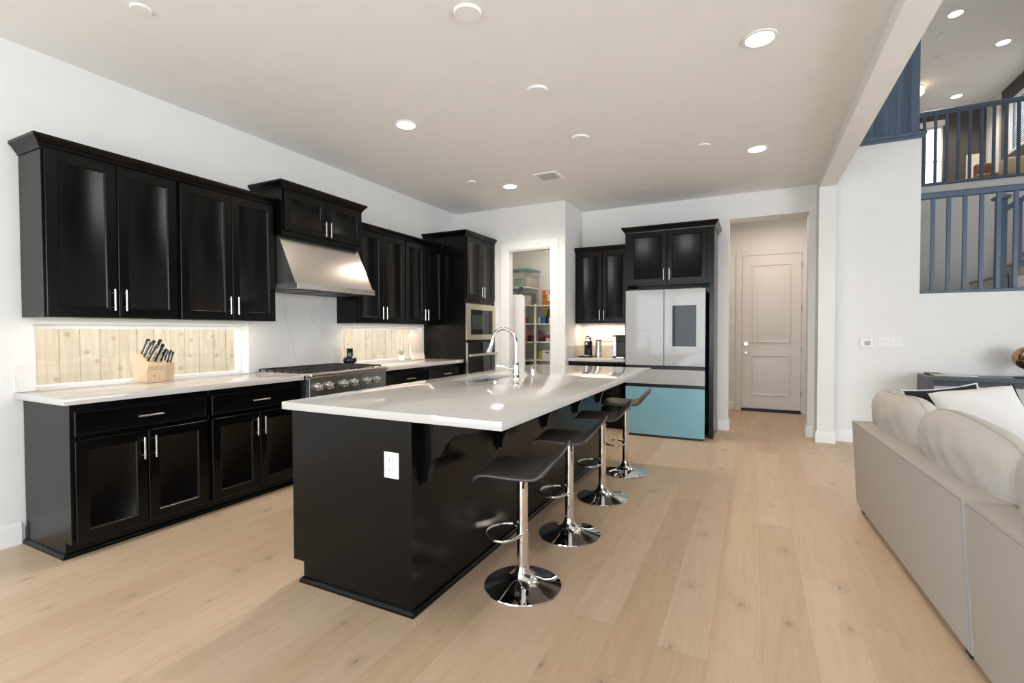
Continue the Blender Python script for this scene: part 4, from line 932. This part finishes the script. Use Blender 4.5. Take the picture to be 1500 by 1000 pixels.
rail('stair_railing', 'slate blue upper railing along the edge of the loft floor', (5.60, 9.18), (9.6, 9.18), 3.401, 4.50, [5.685+0.1283*(k+4) for k in range(-4, 26)], cap=0.10, caph=0.04)
# the ledge beside the kitchen beam
mb = MB(); mb.box(4.78, 5.60, 6.625, 6.815, 3.376, 3.412, 0.006); mb.box(4.78, 5.585, 6.638, 6.800, 3.345, 3.375)
struct('trim_3', mb, 'rail')
rail('stair_railing', 'slate blue railing with a square newel on the ledge by the ceiling beam', (4.79, 6.72), (5.54, 6.72), 3.413, 4.55, [4.88, 5.003, 5.127, 5.248, 5.369], bottom=False, caph=0.0, newels=[(5.508, 0.075, 3.413, 4.66)])
rail('stair_railing', 'slate blue railing running back from the ledge newel towards the loft', (5.50, 6.80), (5.50, 9.10), 3.375, 4.55, [6.95+0.128*k for k in range(16)], axis='Y', cap=0.09, caph=0.03, newels=[(9.12, 0.085, 3.375, 4.62)])
# landing and stair flight behind the half wall
mb = MB(); mb.box(5.56, 9.6, 6.78, 9.15, 1.42, 1.60)
struct('floor_landing', mb, 'tread')
t = thing('staircase', 'short stair flight rising from the landing behind the half wall', 'stairs', (6.6, 8.5, 1.6))
for k in range(9):
    x = 6.45+0.26*k; z = 1.60+0.185*k
    part('riser', MB().box(x+0.03, x+0.27, 7.96, 9.14, z, z+0.155), 'wall', t)
    part('tread', MB().box(x, x+0.285, 7.94, 9.14, z+0.155, z+0.185, 0.012, 3), 'tread', t)
single('newel_post', MB().box(6.575, 6.665, 7.845, 7.935, 1.601, 2.83, 0.004).loft([[(6.62+s*w_, 7.89+c*w_, z) for s, c in ((-1, -1), (1, -1), (1, 1), (-1, 1))] for w_, z in ((0.045, 2.83), (0.045, 2.845), (0.065, 2.855), (0.072, 2.875), (0.072, 2.885), (0.012, 2.925))]), 'rail', 'square slate blue newel post with a pyramid cap on the landing', 'post')
t = thing('stair_railing', 'sloping slate blue railing climbing from the newel post on the landing', 'railing', (6.7, 7.89, 1.6))
sl = 0.185/0.26; zq = lambda x, z: z+(x-6.67)*sl
part('handrail', MB().prism([(6.665, 2.70), (9.0, zq(9.0, 2.70)), (9.0, zq(9.0, 2.77)), (6.665, 2.77)], 'Y', 7.862, 7.918), 'rail', t)
part('bottom_rail', MB().prism([(6.665, 1.93), (9.0, zq(9.0, 1.93)), (9.0, zq(9.0, 1.98)), (6.665, 1.98)], 'Y', 7.866, 7.914), 'rail', t)
for k in range(17):
    x = 6.79+0.13*k; part('baluster', MB().prism([(x-0.016, zq(x-0.016, 1.975)), (x+0.016, zq(x+0.016, 1.975)), (x+0.016, zq(x+0.016, 2.71)), (x-0.016, zq(x-0.016, 2.71))], 'Y', 7.874, 7.906), 'rail', t)
part('skirt_post', MB().box(6.70, 6.745, 7.868, 7.912, 1.601, 1.96), 'rail', t)

# loft room
struct('wall_loft_back', wall_y(MB(), 13.6, 13.75, 4.2, 9.8, 3.3, 6.0, [(7.26, 7.60, 4.40, 5.70)]), 'loftwall')
struct('wall_loft_right', wall_x(MB(), 8.33, 8.48, 9.3, 13.6, 3.40, 6.0, [(11.0, 12.72, 4.66, 5.70)]), 'loftwall')
def ring_frame(mb, x0, x1, y0, y1, z0, z1, w_):
    mb.box(x0, x1, y0, y1, z0, z0+w_); mb.box(x0, x1, y0, y1, z1-w_, z1)
fr = MB(); ring_frame(fr, 7.26, 7.60, 13.62, 13.66, 4.40, 5.70, 0.04); fr.box(7.26, 7.29, 13.62, 13.66, 4.44, 5.66); fr.box(7.57, 7.60, 13.62, 13.66, 4.44, 5.66); fr.box(7.29, 7.57, 13.62, 13.66, 4.94, 4.97); fr.box(7.20, 7.66, 13.57, 13.599, 5.70, 5.82)
lw = struct('window_7', fr, 'trim')
mb = MB()
for k in range(34): mb.box(7.29, 7.57, 13.665, 13.70, 4.46+k*0.036, 4.463+k*0.036)
struct('blind', mb, 'blind', lw)
fr = MB(); fr.box(8.34, 8.38, 11.0, 12.72, 4.66, 4.72); fr.box(8.34, 8.38, 11.0, 12.72, 5.64, 5.70); fr.box(8.34, 8.38, 11.0, 11.06, 4.72, 5.64); fr.box(8.34, 8.38, 12.66, 12.72, 4.72, 5.64); fr.box(8.34, 8.38, 11.84, 11.90, 4.72, 5.64)
lw2 = struct('window_8', fr, 'trim')
mb = MB()
for k in range(24):
    z = 4.73+k*0.038; mb.prism([(8.39, z), (8.43, z+0.02), (8.43, z+0.023), (8.39, z+0.003)], 'Y', 11.06, 12.66)
struct('blind', mb, 'blind', lw2)
struct('trim_4', MB().box(8.30, 8.329, 13.0, 13.599, 3.401, 5.999), 'wall')
t = thing('loft_sofa', 'sand coloured sofa seen through the loft railing', 'sofa', (7.9, 11.6, 3.402))
part('seat', MB().box(7.62, 8.29, 11.02, 12.7, 3.402, 3.86, 0.05, 3), 'sand', t); part('backrest', MB().box(7.70, 8.29, 11.02, 11.25, 3.861, 4.19, 0.06, 3), 'sand', t)
single('armchair', MB().box(7.22, 7.52, 10.6, 11.0, 3.402, 3.86, 0.05, 3).box(7.30, 7.52, 10.9, 11.0, 3.861, 4.10, 0.04, 3), 'brown', 'brown leather armchair seen through the loft railing', 'armchair')
single('wall_panel', MB().box(7.98, 8.19, 13.57, 13.599, 3.402, 5.00, 0.004), 'cream_paper', 'pale upright panel at the back of the loft, behind the brown armchair', 'panel')  # added sheet; its pale colour stands in for lamplight on the wall
HU = 6.0
def uplight(x, y, label):
    t = thing('recessed_light', label, 'ceiling light', (x, y, HU), 'lit recessed lights in the loft ceiling')
    part('trim_ring', MB().lathe([(0.105, 0), (0.103, -0.006), (0.088, -0.008), (0.082, -0.002), (0.082, 0.0)], (0, 0, 0), 32), 'plate', t, local=True)
    part('diffuser', MB().lathe([(0.0, -0.0005), (0.082, -0.0005), (0.082, -0.003), (0.0, -0.0035)], (0, 0, 0), 32), 'bulb', t, local=True)
    l = bpy.data.lights.new('downlight_lamp', 'SPOT'); l.energy = 60; l.color = (1.0, 0.88, 0.74); l.spot_size = 2.5; l.spot_blend = 0.8; l.shadow_soft_size = 0.08
    o = bpy.data.objects.new('downlight_lamp', l); COL.objects.link(o); o.location = (x, y, HU-0.03)
uplight(6.623, 9.502, 'lit recessed light of the loft nearest the ceiling beam')
uplight(7.595, 10.793, 'lit recessed loft light closest to the dark gable wall')
uplight(7.590, 12.828, 'lit recessed loft light farthest back, just over the railing')
t = thing('air_vent', 'long flat white air vent in the loft ceiling', 'vent', (6.75, 10.1, HU))
part('frame', MB().box(6.58, 7.02, 10.0, 10.22, HU-0.012, HU, 0.003), 'plate', t)
single('smoke_detector', MB().lathe([(0.075, HU), (0.072, HU-0.03), (0.055, HU-0.04), (0, HU-0.04)], (6.815, 10.79, 0), 28), 'plate', 'small round white detector on the loft ceiling', 'detector')
t = thing('flush_light', 'round glowing flush ceiling lamp beside the ledge newel', 'ceiling light', (6.735, 12.0, HU))
part('canopy', MB().lathe([(0.13, 0), (0.13, -0.03), (0, -0.03)], (0, 0, 0), 28), 'steel_lt', t, local=True)
part('shade', MB().lathe([(0.12, -0.03), (0.15, -0.06), (0.14, -0.14), (0.08, -0.19), (0, -0.20)], (0, 0, 0), 28), mat('lit_amber_shade', (1, 1, 1), 0.5, emit=(1.0, 0.75, 0.45), estr=2.0), t, local=True)

# ------------------------------------------------------------------ sofa, pillows, console
SO = Vector((4.588, 4.165, 0)); SR = 0.042
sofa = thing('sofa', 'taupe linen sectional sofa with its back to the kitchen', 'sofa', SO); sofa.rotation_euler = (0, 0, SR)
def lean_box(y0, y1, z0, z1, xo, xi):
    mb = MB(); lean = 0.035
    f = lambda x, y, z: (x-lean*(z-z0)/(z1-z0) if x == xo else x, y, z)
    v = [mb.bm.verts.new(f(x, y, z)) for z in (z0, z1) for x, y in ((xo, y0), (xi, y0), (xi, y1), (xo, y1))]
    fs = [mb.bm.faces.new([v[i] for i in q]) for q in ((0, 3, 2, 1), (4, 5, 6, 7), (0, 1, 5, 4), (1, 2, 6, 5), (2, 3, 7, 6), (3, 0, 4, 7))]
    bmesh.ops.bevel(mb.bm, geom=list(mb.bm.edges), offset=0.02, segments=3, profile=0.6, affect='EDGES')
    return mb
part('back_frame', lean_box(-1.790, 0.0, 0.04, 0.635, 0.03, 0.16), 'fabric', sofa, local=True)
part('back_frame', lean_box(-3.35, -1.800, 0.04, 0.635, 0.03, 0.16), 'fabric', sofa, local=True)
for y0, y1 in ((-1.790, 0.0), (-3.35, -1.800)):
    pp = [(0.006, y0+0.018, 0.622), (0.006, y1-0.018, 0.622)]
    mb = MB().tube([(0.000, y0+0.015, 0.628), (0.000, y1-0.015, 0.628)], 0.005, 8); mb.tube([(0.150, y0+0.015, 0.628), (0.150, y1-0.015, 0.628)], 0.005, 8)
    mb.tube([(0.000, y0+0.012, 0.625), (0.030, y0+0.012, 0.06)], 0.005, 8)
    if y1 < -1: mb.tube([(0.000, y1-0.012, 0.625), (0.030, y1-0.012, 0.06)], 0.005, 8)
    part('welt', mb, 'piping', sofa, local=True)
part('seat_base', MB().box(0.161, 0.98, -1.79, -0.002, 0.05, 0.30, 0.02, 2).box(0.161, 0.98, -3.35, -1.80, 0.05, 0.30, 0.02, 2), 'fabric', sofa, local=True)
part('arm', MB().box(0.161, 0.98, -0.16, -0.002, 0.301, 0.60, 0.03, 3), 'fabric', sofa, local=True)
for y0, y1 in ((-1.785, -0.17), (-3.34, -1.80)): part('seat_cushion', MB().box(0.165, 1.0, y0, y1, 0.302, 0.45, 0.04, 4), 'fabric', sofa, local=True)
for y in (-0.08, -1.70, -1.90, -3.28):
    for x in (0.08, 0.90): part('foot', MB().box(x-0.025, x+0.025, y-0.025, y+0.025, 0.0, 0.05), 'blackplastic', sofa, local=True)
def cushion(cx, cy, cz, a, b, c, tilt, seed):
    """knife-edged back cushion: bulge a, half length b, half height c, seam all round; returns body and seam"""
    rnd = random.Random(seed); ph = [rnd.uniform(0, 6.28) for _ in range(6)]; N, K = 44, 26
    rt = Matrix.Rotation(tilt, 3, 'Y'); o = Vector((cx, cy, cz))
    def pt(y, z, sd):
        sq = lambda v: math.copysign(abs(v)**0.9, v)
        h = a*((1-abs(y)**3.4)*(1-abs(z)**2.6))**0.5
        wr = (0.007*math.sin(7*y+ph[0]+3*z)+0.005*math.sin(15*y+ph[1]-8*z)+0.004*math.sin(12*z+ph[2]+5*y))*(1-y*y)*(1-z*z)
        cor = 1-0.10*abs(y)**5*abs(z)**4
        sag = 0.012*math.sin(3.1*y+ph[3])*(z > 0)*abs(z)
        return rt @ Vector((sd*(h+wr+0.004), y*b*(1-0.06*abs(z)**4)*cor, z*c*(1-0.10*abs(y)**4)*cor+sag))+o
    mb = MB()
    g = {}
    for sd in (-1, 1):
        for i in range(N+1):
            for j in range(K+1):
                y = math.sin(PI/2*(-1+2*i/N)); z = math.sin(PI/2*(-1+2*j/K)); g[sd, i, j] = mb.bm.verts.new(pt(y, z, sd))
        for i in range(N):
            for j in range(K): mb.bm.faces.new((g[sd, i, j], g[sd, i+1, j], g[sd, i+1, j+1], g[sd, i, j+1]))
    rim = [(i, 0) for i in range(N)]+[(N, j) for j in range(K)]+[(N-i, K) for i in range(N)]+[(0, K-j) for j in range(K)]
    for (p, q) in zip(rim, rim[1:]+rim[:1]): mb.bm.faces.new((g[(1,)+p], g[(1,)+q], g[(-1,)+q], g[(-1,)+p]))
    seam = MB().tube([(g[(1,)+p].co+g[(-1,)+p].co)/2 for p in rim], 0.0055, 8, close=True)
    return mb, seam
for k, (y0, y1) in enumerate(((-0.85, 0.07), (-1.80, -0.83), (-2.77, -1.78))):
    bd, sm = cushion(0.215, (y0+y1)/2, 0.655, 0.118, (y1-y0)/2+0.012, 0.225, -0.20, k+3)
    o = part('back_cushion', bd, 'fabric_lt', sofa, local=True)
    part('seam', sm, 'fabric', o, local=True)
def pillow(name, label, c, r, d, a, b, th, m, m2=None, edge='blackcloth', seed=1):
    """throw pillow: centre c, unit right r and up d, half sizes a, b"""
    r = Vector(r).normalized(); d = Vector(d); d = (d-r*d.dot(r)).normalized(); nrm = r.cross(d); c = Vector(c); n = 22
    t = thing(name, label, 'pillow', c)
    def pt(u, v, s):
        pin = 1-0.10*(1-abs(u)**2)*abs(v)**3; pin2 = 1-0.10*(1-abs(v)**2)*abs(u)**3
        h = th*((1-u**4)*(1-v**4))**0.55
        h += 0.006*math.sin(6*u+4*v+seed)*(1-u*u)*(1-v*v)
        return c+r*a*u*pin2+d*b*v*pin+nrm*h*s
    def sheet(s):
        mb = MB(); vs = [[mb.bm.verts.new(pt(-1+2*i/n, -1+2*j/n, s)) for i in range(n+1)] for j in range(n+1)]
        for j in range(n):
            for i in range(n): mb.bm.faces.new((vs[j][i], vs[j][i+1], vs[j+1][i+1], vs[j+1][i]))
        return mb
    part('front', sheet(1), m, t); part('back', sheet(-1), m2 or m, t)
    loop = [pt(-1+2*i/n, -1, 0) for i in range(n)]+[pt(1, -1+2*i/n, 0) for i in range(n)]+[pt(1-2*i/n, 1, 0) for i in range(n)]+[pt(-1, 1-2*i/n, 0) for i in range(n)]
    part('piping', MB().tube(loop, 0.006, 8, close=True), edge, t)
    return t
pillow('throw_pillow', 'large white throw pillow with black piping on the sofa', (5.160, 3.70, 0.742), (0.985, 0.0, 0.165), (-0.30, 0.73, 0.61), 0.205, 0.262, 0.080, 'cotton', 'cotton')
pillow('throw_pillow', 'black and white throw pillow tucked behind the large white pillow', (5.050, 3.93, 0.745), (0.985, 0.0, 0.165), (-0.22, 0.42, 0.80), 0.190, 0.185, 0.045, 'blackcloth', 'blackcloth', 'cotton', 2)

t = thing('console_table', 'slate console table against the wall behind the sofa', 'console table', (6.3, 6.45, 0))
CY0, CY1 = 6.265, 6.640; CX0, CX1 = 5.545, 7.30
part('top', MB().box(CX0, CX1, CY0, CY1, 0.768, 0.806, 0.002), 'console', t)
part('side_panel', MB().box(CX0, CX0+0.045, CY0, CY1, 0.0, 0.7675, 0.002), 'console', t); part('side_panel', MB().box(CX1-0.045, CX1, CY0, CY1, 0.0, 0.7675, 0.002), 'console', t)
part('apron', MB().box(CX0+0.046, CX1-0.046, CY1-0.04, CY1-0.01, 0.685, 0.7675), 'console', t)
t = thing('magazine', 'open pale magazine lying flat on the console table', 'magazine', (5.75, 6.45, 0.806))
part('page_stack', MB().box(5.74, 5.96, 6.36, 6.52, 0.8068, 0.816, 0.002), 'cotton', t)
part('cover', MB().box(5.62, 5.74, 6.37, 6.54, 0.8068, 0.820, 0.002), 'pale_cloth', t)
single('book', MB().box(5.60, 5.72, 6.50, 6.62, 0.8068, 0.826, 0.002), 'brown', 'small closed brown book at the end of the console table', 'book')
t = thing('sphere_ornament', 'bronze mirrored sphere ornament on a dark stand on the console table', 'ornament', (6.35, 6.45, 0.806))
part('sphere', MB().ball((6.352, 6.45, 1.003), 0.114, 40), 'bronze', t)
part('stand', MB().lathe([(0.10, 0.8065), (0.10, 0.818), (0.03, 0.825), (0.02, 0.86), (0.03, 0.893), (0, 0.893)], (6.352, 6.45, 0), 32), 'console', t)

# ------------------------------------------------------------------ outdoors, seen through the windows or mirrored in the fridge
mb = MB(); y = 0.2; k = 0; rnd = random.Random(3)
while y < 7.6:
    wd = 0.138; dx = 0.004*((k % 3)-1); mb.box(-1.22+dx, -1.20+dx, y, y+wd, 0.0, 1.9, 0.003); y += wd+0.004; k += 1
fo = single('wooden_fence', mb, 'fence', 'tall fence of fresh pine boards outside the worktop windows', 'fence')
part('rail', MB().box(-1.27, -1.23, 0.2, 7.6, 0.4, 0.49).box(-1.27, -1.23, 0.2, 7.6, 1.5, 1.59), 'fence', fo)
struct('ground', MB().box(-6, -0.15, -12, 14, -0.12, -0.02).box(-6, 14, -14, SOUTH-0.1, -0.13, -0.03), 'grass')
